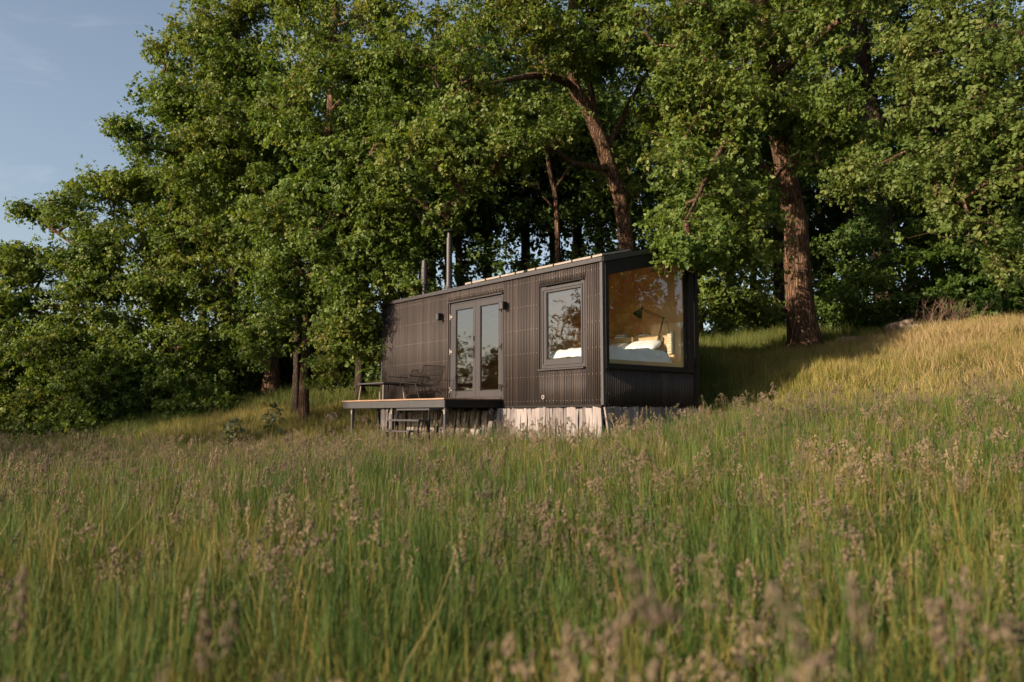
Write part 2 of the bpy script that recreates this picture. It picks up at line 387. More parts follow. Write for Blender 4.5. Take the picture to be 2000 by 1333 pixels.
def ground(x, y):
    x = np.atleast_1d(np.asarray(x, float)); y = np.atleast_1d(np.asarray(y, float))
    q = np.stack([x, y], -1); n = len(CTRL)
    z = np.zeros(len(q))
    for i0 in range(0, len(q), 20000):
        b = q[i0:i0+20000]
        z[i0:i0+20000] = _tps(((b[:, None]-CTRL[None, :, :2])**2).sum(-1)) @ _W[:n] + _W[n] + b @ _W[n+1:]
    r = np.hypot(x, y); t = np.clip((r-45)/60, 0, 1); t = t*t*(3-2*t)
    z = z*(1-t) + (-3.0)*t
    z += 0.04*np.sin(x*1.7+0.6*y)*np.cos(y*1.3-0.4*x)*(r < 60)
    return z
def gz(x, y): return float(ground([x], [y])[0])

def build_ground():
    n = 261
    t = np.linspace(-1, 1, n)
    g = np.sinh(t*4.6)/np.sinh(4.6)*900
    X, Y = np.meshgrid(g, g + 10)
    Z = ground(X.ravel(), Y.ravel())
    V = np.stack([X.ravel(), Y.ravel(), Z], -1)
    i = np.arange((n-1)*(n-1)); r, c = i//(n-1), i % (n-1)
    F = np.stack([r*n+c, r*n+c+1, (r+1)*n+c+1, (r+1)*n+c], -1)
    o = mesh_np('ground', V, [F], M['ground'], smooth=True)
    tag(o, kind='structure')
build_ground()
# ------------------------------------------------------------------ cabin
C0 = np.array([1.5568, 13.5863, EYE + 0.1646])
def loc(w, s, h=0.0): return C0 + AX_W*w + AX_S*s + np.array([0, 0, h])
L, Wd, H, K = 7.45, 2.60, 2.50, 0.249
def htop(w): return H + K*w
cabin = thing('tiny_cabin', 'dark brown slatted tiny cabin with pitched roof, glass doors and big bedroom window', 'cabin', C0, YAW)

DOOR = (2.75, 4.61, 0.13, 2.235)
WIN = (0.46, 1.635, 0.68, 2.225)
BIG = (0.13, 2.33, 0.70)          # w0, w1, sill height; head follows the roof pitch
bigtop = lambda w: 2.255 + 0.2475*(w-0.14)

# backing walls
b = MB()
def long_panels(mb, w0, w1, top):
    (a0, a1, h0, h1), (c0, c1, g0, g1) = DOOR, WIN
    mb.box(w0, w1, 0.0, c0, 0, top); mb.box(w0, w1, c1, a0, 0, top); mb.box(w0, w1, a1, L, 0, top)
    mb.box(w0, w1, c0, c1, 0, g0); mb.box(w0, w1, c0, c1, g1, top)
    mb.box(w0, w1, a0, a1, h1, top); mb.box(w0, w1, a0, a1, -0.0, h0)
long_panels(b, 0.025, 0.12, H - 0.02)
# short wall with the big opening
b.prism([(0.125,0),(Wd-0.002,0),(Wd-0.002,BIG[2]),(0.125,BIG[2])], 0.025, 0.12)
b.prism([(BIG[1],BIG[2]+.001),(Wd-.002,BIG[2]+.001),(Wd-.002,htop(Wd)-.03),(BIG[1],htop(BIG[1])-.03)], 0.025, 0.12)
b.prism([(0.125,bigtop(0.125)),(BIG[1]-.001,bigtop(BIG[1])),(BIG[1]-.001,htop(BIG[1])-.03),(0.125,htop(0.125)-.03)], 0.025, 0.12)
# far end and back
b.prism([(0.125,0),(Wd-.06,0),(Wd-.06,htop(Wd-.06)-.03),(0.125,htop(0.125)-.03)], L-0.1, L-.002)
b.box(Wd-0.055, Wd-0.003, 0.122, L-.003, 0, htop(Wd-0.06)-.03)
b.build('wall', M['backing'], cabin)

# vertical slats of the cladding (three or four pixels each in the photo: one part)
def slats():
    v = []; f = []; tint = []
    r = np.random.default_rng(3)
    def slat(axis, p, wd, dp, h0, h1, t):
        if h1 - h0 < 0.01: return
        o = len(v)
        if axis == 's': q = [(-dp, p, 0), (-dp, p+wd, 0), (0.0245, p+wd, 0), (0.0245, p, 0)]
        else: q = [(p, -dp, 0), (p+wd, -dp, 0), (p+wd, 0.024, 0), (p, 0.024, 0)]
        for hh in (h0, h1):
            for i_, (x, y, _) in enumerate(q):
                e = 0.0
                v.append((x, y, hh if axis == 's' else hh + (K*(x) if hh == h1 and h1 > 2.3 else 0)))
        f.extend([(o,o+3,o+2,o+1),(o+4,o+5,o+6,o+7),(o,o+1,o+5,o+4),(o+1,o+2,o+6,o+5),(o+2,o+3,o+7,o+6),(o+3,o,o+4,o+7)])
        tint.extend([t]*8)
    p = 0.05; k = 0
    band = 0.5
    while p < L - 0.03:
        if k % 8 == 0: band = r.uniform(0.2, 0.8)
        wd = 0.029 + r.uniform(-.003, .003); dp = 0.001 + r.uniform(0, .003)
        t = band*0.5 + r.uniform(0, .5)
        m = p + wd/2
        segs = [(0.012, H-.012)]
        if DOOR[0]-.03 < m < DOOR[1]+.03: segs = [(DOOR[3]+.03, H-.012)]
        elif WIN[0]-.03 < m < WIN[1]+.03: segs = [(0.012, WIN[2]-.05), (WIN[3]+.03, H-.012)]
        for a, c in segs: slat('s', p, wd, dp, a, c, t)
        p += 0.046; k += 1
    p = 0.065; k = 0
    while p < Wd - 0.09:
        if k % 8 == 0: band = r.uniform(0.1, 0.5)
        wd = 0.029; m = p + wd/2
        segs = [(0.012, H-.05)]
        if m < BIG[1]+.12: segs = [(0.012, BIG[2]-.1)]
        for a, c in segs: slat('w', p, wd, 0.002, a, c, band*.5 + r.uniform(0, .5))
        p += 0.046; k += 1
    o = mesh_np('slat_cladding', np.array(v), [np.array(f)], M['clad'], cabin, {'tint': np.array(tint)})
    tag(o, kind='stuff')
slats()
def screws():
    mb = MB()
    for kk in range(6):
        h = 0.085 + 0.455*kk
        p = 0.05; i = 0
        while p < L - .03:
            m = p + .0145
            inside = (DOOR[0]-.03 < m < DOOR[1]+.03 and h < DOOR[3]+.03) or (WIN[0]-.03 < m < WIN[1]+.03 and WIN[2]-.05 < h < WIN[3]+.03)
            if not inside and i % 2 == 0:
                mb.box(-0.008, -0.001, m-.004, m+.004, h-.004, h+.004)
            p += .046; i += 1
    # one extra row over the door
    p = 2.7
    while p < 4.7:
        mb.box(-0.008, -0.001, p-.0045, p+.0045, 2.315, 2.324); p += .092
    tag(mb.build('screw', M['screw'], cabin), kind='stuff')
screws()
b = MB(); b.box(-0.012, 0.045, -0.012, 0.045, 0.0, H+.004)
b.build('corner_trim', M['slate'], cabin)
b = MB(); b.prism([(Wd-.085, 0.003),(Wd-.0,0.003),(Wd-.0,htop(Wd)-.03),(Wd-.085,htop(Wd-.085)-.03)], -0.03, 0.02)
b.build('corner_trim', M['black'], cabin)
b = MB(); b.box(-0.010, 0.03, L-.035, L+.012, 0.0, H+.004); b.build('corner_trim', M['slate'], cabin)
b = MB(); b.box(-0.006, 0.1, 0.046, L-.036, -0.035, -0.002); b.prism([(0.046,-.035),(Wd,-.035),(Wd,-.002),(0.046,-.002)], -0.004, 0.1); b.build('base_rail', M['black'], cabin)

# roof
b = MB(); b.prism([(-0.02,htop(-.02)+.006),(Wd+.04,htop(Wd+.04)+.006),(Wd+.04,htop(Wd+.04)+.05),(-0.02,htop(-.02)+.05)], -0.03, L+.03)
rf = b.build('roof', M['pipe'], cabin)
b = MB(); b.prism([(-0.045,htop(-.04)-.015),(-0.022,htop(-.02)-.015),(-0.022,htop(-.02)+.06),(-0.045,htop(-.04)+.06)], -0.034, L+.034)
b.prism([(-0.021,htop(-.02)-.03),(Wd+.03,htop(Wd+.03)-.03),(Wd+.03,htop(Wd+.03)+.055),(-0.021,htop(-.02)+.055)], -0.05, -0.031)
b.build('roof_edge', M['frame'], rf)
for s0, s1 in ((0.0, 1.98), (2.10, 4.02)):
    r0 = lambda w: htop(w) + 0.075
    b = MB(); b.prism([(0.0, r0(0.0)), (0.72, r0(.72)), (0.72, r0(.72)+.036), (0.0, r0(0.0)+.036)], s0, s1)
    pv = b.build('solar_panel', M['alu'], cabin)
    b = MB(); b.prism([(0.03, r0(.03)+.037), (0.69, r0(.69)+.037), (0.69, r0(.69)+.041), (0.03, r0(.03)+.041)], s0+.03, s1-.03)
    b.build('cell_sheet', M['pv'], pv)
    n = 4
    for i in range(n):
        sc_ = s0 + (i+.5)*(s1-s0)/n
        b = MB(); b.box(-0.02, 0.03, sc_-.009, sc_+.009, htop(0)+.055, htop(0)+.12)
        b.build('clamp', M['black'], pv)

# flue pipes
b = MB(); bw, bs = 0.30, 5.05
h0 = htop(bw)
b.lathe([(0.115,h0+.02),(0.115,h0+.05),(0.105,h0+.06),(0.085,h0+.11),(0.07,h0+.17),(0.066,h0+.2)], 20, (bw,bs,0))
b.lathe([(0.062,h0+.15),(0.062,h0+1.2),(0.066,h0+1.2),(0.066,h0+1.225),(0.058,h0+1.225),(0.045,h0+1.23),(0.045,h0+1.36)], 20, (bw,bs,0))
fl = b.build('stove_flue', M['flue'], cabin, smooth=False)
b = MB(); b.lathe([(0.02,h0+1.425),(0.125,h0+1.365),(0.128,h0+1.375),(0.03,h0+1.44)], 20, (bw,bs,0)); b.build('rain_cap', M['black'], fl)
b = MB(); bw, bs = 0.30, 6.06; h0 = htop(bw)
b.lathe([(0.042,h0-.02),(0.042,h0+.3)], 16, (bw,bs,0))
b.lathe([(0.075,h0+.28),(0.08,h0+.3),(0.08,h0+.54),(0.074,h0+.545),(0.074,h0+.565),(0.08,h0+.57),(0.08,h0+.66),(0.07,h0+.68),(0.062,h0+.82),(0.062,h0+.86)], 16, (bw,bs,0))
b.build('vent_pipe', M['flue'], cabin)

# french doors (set back in their reveal)
(a0, a1, h0, h1) = DOOR
b = MB(); b.box(0.045,0.125,a1-.06,a1-.0015,h0+.001,h1-.0015); b.box(0.012,0.125,a0+.0015,a0+.05,h0+.001,h1-.0015); b.box(0.03,0.125,a0+.051,a1-.061,h1-.045,h1-.0015); b.box(-0.012,0.125,a0+.051,a1-.061,h0+.001,h0+.05)
b.build('door_frame', M['frame'], cabin, bevel=.004)
b = MB(); b.box(-0.03,0.02,a0-.01,a1+.01,h1+.002,h1+.022); b.build('door_drip_cap', M['frame'], cabin)
mid = 3.655
for (s0, s1, p0, p1, lead) in ((a0+.053, mid-.003, 2.90, 3.505, False), (mid+.003, a1-.064, 3.755, 4.37, True)):
    b = MB(); hb, ht = h0+.053, h1-.05
    b.box(0.012,0.075,s0,p0,hb,ht); b.box(0.012,0.075,p1,s1,hb,ht)
    b.box(0.012,0.075,p0,p1,hb,0.325); b.box(0.012,0.075,p0,p1,2.065,ht)
    dl = b.build('door', M['frame'], cabin, bevel=.004)
    b = MB(); b.box(0.038,0.046,p0,p1,0.325,2.065); b.build('pane', M['coated'], dl)
    b = MB(); b.box(0.028,0.034,p0+.001,p0+.014,.327,2.064); b.box(0.028,0.034,p1-.014,p1-.001,.327,2.064); b.box(0.028,0.034,p0+.015,p1-.015,.327,.34); b.box(0.028,0.034,p0+.015,p1-.015,2.05,2.064)
    b.build('glazing_bead', M['black'], dl)
    hs = (s1+.0) if lead else s0
    for hh in (.36, 1.18, 1.93):
        b = MB(); sg = 1 if lead else -1
        b.tube([(0.0,hs+sg*.012,hh-.06),(0.0,hs+sg*.012,hh+.06)], .011, 8)
        b.box(-0.004,0.0115,min(hs-sg*.07,hs),max(hs-sg*.07,hs),hh-.02,hh+.02)
        b.build('hinge', M['alu'] if lead else M['black'], dl)
    if lead:
        b = MB(); sx = s0+.05
        b.box(0.002,0.0115,sx-.018,sx+.018,1.0,1.25); b.tube([(0.003,sx,1.17),(-.045,sx,1.17),(-.055,sx+.02,1.17),(-.055,sx+.15,1.17)], .011, 8)
        b.box(0.0,0.0115,sx-.018,sx+.018,1.36,1.46); b.lathe([(.012,0),(.012,.02)],8,(0.0,sx,1.40))
        b.build('handle', M['black'], dl)
    else:
        b = MB(); b.box(-0.02,0.0115,s0+.0,s0+.06,.40,.425); b.box(-0.02,-.01,s0-.2,s0+.06,.395,.43); b.build('stay', M['black'], dl)
# small window
(c0, c1, g0, g1) = WIN
b = MB(); P0, P1, Q0, Q1 = .555, 1.47, .85, 2.10
b.box(0.02,0.1,c0+.002,P0,g0+.002,g1-.002); b.box(0.02,0.1,P1,c1-.022,g0+.002,g1-.002); b.box(0.02,0.1,P0,P1,g0+.002,Q0); b.box(0.02,0.1,P0,P1,Q1,g1-.022)
wf = b.build('window', M['frame'], cabin, bevel=.004)
b = MB()
for (x0,x1,y0,y1,z0,z1) in ((.004,.019,c0+.045,c0+.065,g0+.06,g1-.06),(.004,.019,c1-.085,c1-.065,g0+.06,g1-.06),(.004,.019,c0+.066,c1-.086,g0+.06,g0+.08),(.004,.019,c0+.066,c1-.086,g1-.08,g1-.06)):
    b.box(x0,x1,y0,y1,z0,z1)
b.build('sash', M['frame'], wf)
b = MB(); b.box(0.05,0.058,P0,P1,Q0,Q1); b.build('pane', M['coated'], wf)
b = MB(); b.box(0.04,0.046,P0+.001,P0+.014,Q0+.001,Q1-.001); b.box(0.04,0.046,P1-.014,P1-.001,Q0+.001,Q1-.001); b.box(0.04,0.046,P0+.015,P1-.015,Q0+.001,Q0+.014); b.box(0.04,0.046,P0+.015,P1-.015,Q1-.014,Q1-.001)
b.build('glazing_bead', M['black'], wf)
b = MB(); b.prism([(-.045,g0-.035),(.018,g0-.028),(.018,g0-.004),(-.045,g0-.012)], c0-.02, c1+.02); b.build('sill', M['frame'], wf)
b = MB(); b.box(-.02,.018,c0-.012,c1+.012,g1+.003,g1+.02); b.build('drip_cap', M['black'], wf)
# bedroom picture window: head follows the roof
b = MB(); w0, w1, sl = BIG; fw = .075
b.prism([(0.048,sl-.08),(w1+.12,sl-.08),(w1+.12,sl-.0),(0.048,sl-.0)], -.03, .024)
b.prism([(0.048,sl+.001),(w0,sl+.001),(w0,bigtop(w0)),(0.048,bigtop(.048))], -.03, .024)
b.prism([(w1-.0,sl+.001),(w1+.12,sl+.001),(w1+.12,bigtop(w1+.12)),(w1,bigtop(w1))], -.03, .024)
b.prism([(0.048,bigtop(.048)+.001),(w1+.12,bigtop(w1+.12)+.001),(w1+.12,htop(w1+.12)-.035),(0.048,htop(.048)-.035)], -.03, .024)
pw = b.build('picture_window', M['black'], cabin, bevel=.004)
b = MB(); b.prism([(w0+.001,sl+.001),(w1-.001,sl+.001),(w1-.001,bigtop(w1)-.001),(w0+.001,bigtop(w0)-.001)], .055, .063); b.build('pane', M['glass'], pw)
b = MB(); b.box(w0+.002,w1-.002,.03,.05,sl+.002,sl+.02); b.box(w1-.03,w1-.003,.03,.05,sl+.021,bigtop(w1)-.02); b.box(w0+.003,w0+.012,.03,.05,sl+.021,bigtop(w0)-.02); b.build('glazing_bead', M['black'], pw)
# tap fitting and small cable eye low on the wall
b = MB(); b.tube([(-.002,1.52,.155),(-.03,1.52,.155)], .04, 12); b.build('inlet_flange', M['alu'], cabin)
b = MB(); b.tube([(-.031,1.52,.155),(-.034,1.52,.155)], .02, 10); b.build('inlet_socket', M['black'], cabin)
b = MB(); b.tube([(.12,-.004,.19),(.12,-.03,.19)], .02, 10); b.build('cable_eye', M['slate'], cabin)

# interior shell
b = MB(); b.box(.121,Wd-.058,.121,L-.102,.02,.12); b.build('floor', M['ply_light'], cabin)
b = MB(); b.prism([(.121,htop(.12)-.075),(Wd-.058,htop(Wd-.058)-.075),(Wd-.058,htop(Wd-.058)-.055),(.121,htop(.121)-.055)], .121, L-.102); b.build('ceiling_lining', M['ply'], cabin)
bw0, bw1 = Wd-.09, Wd-.0575
def lining(name, s0, s1, h0_, h1_, m, proud=0.0):
    q = MB(); q.box(bw0-proud, bw1, s0, s1, h0_, h1_); return q.build(name, m, cabin)
lining('back_panel', .122, .80, .121, 3.03, M['ply_pale'])
lining('back_panel', .801, 1.30, .121, 3.03, M['ply_mid'], .006)
lining('back_panel', 1.301, 2.36, .121, 3.03, M['ply'], .003)
lining('back_panel', 2.361, L-.104, .121, 3.03, M['ply'])
b = MB(); long_panels(b, .1205, .135, H-.055); b.build('front_lining', M['ply'], cabin)
b = MB(); b.prism([(.14,.122),(1.55,.122),(1.55,htop(1.55)-.08),(.14,htop(.14)-.08)], 2.37, 2.41); b.build('partition', M['ply'], cabin)
b = MB(); b.prism([(.14,.122),(Wd-.1,.122),(Wd-.1,htop(Wd-.1)-.08),(.14,htop(.14)-.08)], L-.14, L-.104); b.build('end_lining', M['ply'], cabin)
b = MB(); b.box(2.25, bw0-.001, .123, .86, .122, 1.59); hb = b.build('headboard', M['ply_light'], cabin)
b = MB(); b.box(2.25, bw0-.004, .861, 2.36, .122, 1.40); b.build('headboard', M['ply_light'], cabin)
b = MB(); b.box(.141, 2.249, .123, .26, .122, .80); b.box(.141, 2.249, 2.2, 2.36, .122, .80); b.build('bed_bench', M['ply_light'], cabin)
b = MB(); b.box(2.19, 2.249, .27, .41, 1.0, 1.42)
for i in range(7): b.box(2.183, 2.19, .28, .40, 1.04+i*.05, 1.065+i*.05)
b.build('panel_heater', M['heater'], cabin, bevel=.004)
b = MB(); b.box(2.235,2.249,.44,.50,.98,1.06); b.build('wall_socket', M['black'], cabin)

# things standing inside
def inside(name, label, cat, w, s, h, group=None): return thing(name, label, cat, loc(w, s, h), YAW, group)
bed = inside('bed', 'low plywood bed inside the cabin, filling the space behind the big window', 'bed', 1.2, 1.2, .122)
b = MB(); b.box(-1.0,1.04,-.92,.98,0,.40); b.build('bed_base', M['ply_light'], bed)
b = MB(); b.box(-1.0,1.04,-.9,.96,.402,.70); b.build('mattress', M['linen'], bed, bevel=.03)
def soft_sheet(name, nx, ny, fn, mat, parent=None, thick=.03):
    V = []; 
    for j in range(ny):
        for i in range(nx): V.append(fn(i/(nx-1), j/(ny-1)))
    V = np.array(V)
    idx = np.arange((nx-1)*(ny-1)); r, c = idx//(nx-1), idx % (nx-1)
    F = np.stack([r*nx+c, r*nx+c+1, (r+1)*nx+c+1, (r+1)*nx+c], -1)
    o = mesh_np(name, V, [F], mat, parent, smooth=True)
    m = o.modifiers.new('thickness', 'SOLIDIFY'); m.thickness = thick; m.offset = -1
    return o
def duvet_fn(u, v):
    w = .145 + u*2.03; s = .150 + v*2.08
    h = 1.05
    for e, dd in ((u, .10), (1-u, .16), (v, .07), (1-v, .08)):
        q = max(0, 1 - e/dd); h -= (.33 if dd == .07 else .16 if dd != .16 else .24)*q*q
    nv = mnoise.noise(Vector((w*2.2, s*2.2, 1.3)))*.035 + mnoise.noise(Vector((w*6+s*2, s*5-w, 4.1)))*.022 + abs(mnoise.noise(Vector((w*4+s*5, s*1.5, 9.0))))*.05
    return (w, s, h + nv - .02)
dv = soft_sheet('duvet', 90, 90, duvet_fn, M['linen'], None, .02)
dv.location = tuple(C0); dv.rotation_euler = (0, 0, YAW)
tag(dv, 'rumpled white duvet spread over the bed behind the big window', 'duvet')
def pillow(label, w, s, h, rz, sx, sy, sz, tilt):
    bm = bmesh.new(); bmesh.ops.create_uvsphere(bm, u_segments=28, v_segments=16, radius=1)
    for vtx in bm.verts:
        x, y, z = vtx.co
        f = lambda t: math.copysign(abs(t)**.55, t)
        n_ = mnoise.noise(Vector((x*2.2+s*3, y*2.2, z*2)))*.12
        vtx.co = (f(x)*sx, f(y)*sy, z*sz*(1+n_))
    me = bpy.data.meshes.new('pillow'); bm.to_mesh(me); bm.free(); me.materials.append(M['linen'])
    me.polygons.foreach_set('use_smooth', [True]*len(me.polygons))
    o = bpy.data.objects.new('pillow', me); C.objects.link(o)
    o.location = tuple(loc(w, s, h)); o.rotation_euler = (0, tilt, YAW+rz); tag(o, label, 'pillow', 'pillows on the cabin bed')
pillow('white pillow leaning on the headboard, right below the reading lamp', 1.98, .84, 1.16, .12, .22, .36, .085, -.42)
pillow('white pillow farther from the lamp, behind the first pillow', 2.0, 1.62, 1.15, -.1, .22, .36, .085, -.42)
# books on the headboard ledge
def book(label, w, s, cols, rz):
    h = 1.4
    t = inside('book', label, 'book', w, s, h + C0[2]*0, 'books on the headboard ledge'); t.rotation_euler = (0, 0, YAW+rz)
    b = MB(); b.box(-.095,.095,-.13,.13,0.0,.006); b.box(-.095,.095,-.13,.13,.040,.046); b.box(.089,.095,-.13,.13,.0065,.0395); b.build('cover', cols, t)
    b = MB(); b.box(-.09,.088,-.125,.125,.0065,.0395); b.build('page_block', M['linen'], t)
book('black book under the red one on the headboard ledge', 2.37, 1.74, M['book_dark'], .1)
o = inside('book', 'small red book lying on top of the black book', 'book', 2.37, 1.74, 1.447, 'books on the headboard ledge')
b = MB(); b.box(-.08,.08,-.11,.10,0,.005); b.box(-.08,.08,-.11,.10,.03,.035); b.box(.074,.08,-.11,.10,.0055,.0295); b.build('cover', M['book_red'], o)
b = MB(); b.box(-.076,.073,-.106,.096,.0055,.0295); b.build('page_block', M['linen'], o)
book('dark closed book lying alone on the ledge behind the lamp head', 2.37, 1.12, M['book_dark'], -.25)
# reading lamp
rl = inside('reading_lamp', 'black jointed reading lamp reaching over the bed behind the big window', 'lamp', 2.24, .60, 1.29)
b = MB(); b.tube([(-.001,0,-.0),(-.03,0,0)], .075, 20); b.build('wall_plate', M['brass'], rl)
pA, pB, pC = Vector((-.05,.01,.07)), Vector((-.10,-.155,.40)), Vector((-.16,.33,.62))
b = MB()
for dx in (-.012, .012): b.tube([pA+Vector((dx,0,0)), pB+Vector((dx,0,0))], .006, 6)
b.tube([(-.03,0,0), pA], .012, 8); b.build('arm', M['black'], rl)
b = MB()
for dz in (-.014, .014): b.tube([pB+Vector((0,0,dz)), pC+Vector((0,0,dz))], .006, 6)
b.lathe([(.022,-.02),(.022,.02)],10,tuple(pB)); b.build('arm', M['black'], rl)
b = MB(); ax = Vector((-.12,.55,-.70)).normalized(); q0 = pC + Vector((0,.01,.01))
b.tube([q0, q0+ax*.03, q0+ax*.06, q0+ax*.12, q0+ax*.17], [.025,.035,.05,.085,.10], 18, cap=False); b.tube([q0-ax*.04, q0], .022, 10); b.build('lamp_shade', M['black'], rl)
b = MB(); b.tube([(-.02,0,-.07),(-.015,.005,-.2),(-.012,.01,-.30)], .004, 6); b.build('cord', M['black'], rl)
b = MB(); b.tube([(-.03,-.17,.36),(-.012,-.20,.2),(-.008,-.2,.12)], .004, 6); b.build('cord', M['black'], rl)

# outdoor wall lights
for (s, h, lab) in ((4.84, 1.96, 'small black box wall light on the far side of the glass doors'), (2.60, 1.97, 'small black box wall light between the glass doors and the window')):
    t = inside('wall_light', lab, 'wall light', 0, s, h, 'wall lights beside the doors')
    b = MB(); b.box(-.15,-.035,-.05,.05,-.075,.075); b.build('lamp_housing', M['black'], t, bevel=.004)
    b = MB(); b.box(-.0345,-.003,-.03,.03,-.035,.035); b.build('wall_bracket', M['slate'], t)
    b = MB(); b.box(-.158,-.1505,-.04,.04,-.065,.065); b.build('front_plate', M['slate'], t)

# ------------------------------------------------------------------ weathered plank skirting
def plank_mesh(length, wd, th, seed):
    r = random.Random(seed); n = 7; V = []; F = []
    for i in range(n):
        z = -length*i/(n-1)
        e0 = r.uniform(-.014,.014); e1 = r.uniform(-.014,.014); o = r.uniform(-.008,.008)
        zz = z + (r.uniform(-.012,.012) if i == 0 else 0)
        V += [(-th/2+o, -wd/2+e0, zz), (-th/2+o-.004, wd/2+e1, zz + (r.uniform(-.02,.02) if i == 0 else 0)), (th/2+o, wd/2+e1, zz), (th/2+o, -wd/2+e0, zz)]
    for i in range(n-1):
        a = i*4
        for k in range(4): F.append((a+k, a+(k+1)%4, a+4+(k+1)%4, a+4+k))
    F += [(3,2,1,0), tuple((n-1)*4+k for k in range(4))]
    mb = MB(); mb.add(V, F); return mb
sk = thing('plank_skirting', 'weathered grey upright planks closing the gap under the cabin', 'skirting', loc(0, 0, 0), YAW)
r = random.Random(11)
def put_plank(w, s, top, tilt_along, tilt_out, wd, length, face):
    o = plank_mesh(length, wd, r.uniform(.03,.05), r.random()).build('plank', M['plank'], sk)
    o.location = (w, s, top)
    if face == 'long': o.rotation_euler = (tilt_along, tilt_out, 0)
    else: o.rotation_euler = (tilt_along, -tilt_out, math.pi/2)
s = -.02
while s < 7.4:
    wd = r.choice((.06,.07,.085,.10,.13)) * r.uniform(.9,1.1)
    under = 2.7 < s < 6.9
    ta = r.uniform(-.025,.025) if not under else r.uniform(-.05, .22)
    if s < 2.6: ta += r.uniform(-.01,.01)
    put_plank(-.045 - r.uniform(0,.02), s+wd/2, -.04 - (r.uniform(0,.02) if not under else r.uniform(0,.08)), ta, r.uniform(.0,.05) if not under else r.uniform(.03,.14), wd, 1.15 + r.uniform(0,.15), 'long')
    s += wd + (r.uniform(.004,.022) if not under else r.uniform(.01,.06))
w = -.06
while w < 2.55:
    wd = r.choice((.07,.09,.11,.14)) * r.uniform(.9,1.1)
    put_plank(w+wd/2, -.05 - r.uniform(0,.02), -.04, r.uniform(-.20,-.05), r.uniform(-.14,-.03), wd, 1.0, 'short')
    w += wd + r.uniform(.004,.03)
# loose planks leaning under the deck
lp = thing('leaning_planks', 'weathered planks leaning slantwise against each other under the deck', 'planks', loc(0, 0, 0), YAW)
for i in range(9):
    o = plank_mesh(1.0, r.uniform(.10,.15), .035, r.random()).build('plank', M['plank'], lp)
    o.location = (-.42 - .03*i, 2.55+.155*i, -.30 - .055*i + r.uniform(-.03,.03)); o.rotation_euler = (r.uniform(.08,.3), r.uniform(.1,.2), 0)
# dark void under the cabin: chassis
ch = thing('chassis', 'dark steel chassis hidden behind the planks under the cabin', 'chassis', loc(0, 0, 0), YAW)
b = MB(); b.box(.3,.42,.2,7.2,-.30,-.05); b.box(2.1,2.22,.2,7.2,-.30,-.05); b.build('rail', M['black'], ch)
for s in (1.2, 3.6, 6.2):
    b = MB(); b.box(.425,2.095,s,s+.1,-.28,-.06); b.build('cross_member', M['black'], ch)
for (w_, s_) in ((.36,.7),(.36,3.7),(.36,6.7),(2.16,.7),(2.16,3.7),(2.16,6.7)):
    z0 = gz(*loc(w_, s_)[:2]) - C0[2] - .05
    if z0 < -.31:
        b = MB(); b.box(w_-.05,w_+.05,s_-.05,s_+.05,z0,-.305); b.build('jack_post', M['black'], ch)

# ------------------------------------------------------------------ deck and steps
DW, D0, D1, DT = -1.38, 2.75, 6.74, .145
deck = thing('deck', 'raised wooden deck on slim grey posts in front of the glass doors', 'deck', loc(0, 0, 0), YAW)
nb = 10; bw_ = (-.012 - DW + .03)/nb
for i in range(nb):
    b = MB(); x0 = DW - .03 + i*bw_
    b.box(x0+.004, x0+bw_-.004, D0-.02, D1+.02, DT-.028+random.uniform(-.001,.001), DT+random.uniform(-.001,.001))
    b.build('deck_board', M['deckwood'], deck, bevel=.003)
def deckpart(name, m, *bx):
    b = MB(); b.box(*bx); return b.build(name, m, deck, bevel=.003)
for (q0, q1) in ((D0, 3.998), (4.002, 5.448), (5.452, D1)):
    deckpart('fascia_board', M['slate'], DW, DW+.03, q0, q1, DT-.175, DT-.032)
deckpart('fascia_board', M['black'], DW+.031, -.02, D0, D0+.03, DT-.175, DT-.032)  # end turned away from the sun: its shade is put in as black
deckpart('fascia_board', M['slate'], DW+.031, -.02, D1-.03, D1, DT-.175, DT-.032)
for s in (3.5, 4.3, 5.1, 5.9): deckpart('joist', M['black'], DW+.031, -.03, s, s+.045, DT-.17, DT-.033)
for (w_, s_) in ((DW+.06, 6.40), (-.62, 6.46), (DW+.06, 2.80), (-.25, 2.80), (DW+.06, 4.70)):
    g_ = gz(*loc(w_, s_)[:2]) - C0[2] - .1
    o = deckpart('post', M['slate'], w_-.03, w_+.03, s_-.03, s_+.03, g_, DT-.178)
    b = MB(); b.box(w_-.045,w_+.045,s_-.045,s_+.045,DT-.235,DT-.225); b.box(w_-.034,w_-.0305,s_-.02,s_+.02,DT-.3,DT-.236); b.build('bracket', M['alu'], o)
steps = thing('steps', 'black steel steps with three treads leading down from the deck', 'steps', loc(0, 0, 0), YAW)
for i, (h, w_, s0, s1) in enumerate(((-.05,-1.40,2.90,4.06),(-.255,-1.62,2.92,4.06),(-.455,-1.84,2.90,3.74))):
    b = MB(); b.box(w_-.22,w_,s0,s1,h-.035,h); o = b.build('tread', M['slate'], steps, bevel=.004)
    gl = gz(*loc(w_-.2, 3.5)[:2]) - C0[2] - .05
    for (ww, ss) in ((w_-.20,s0+.02),(w_-.20,s1-.02),(w_-.02,s0+.02),(w_-.02,s1-.02)):
        b = MB(); b.box(ww-.015,ww+.015,ss-.015,ss+.015,gl,h-.036); b.build('leg', M['black'], o)

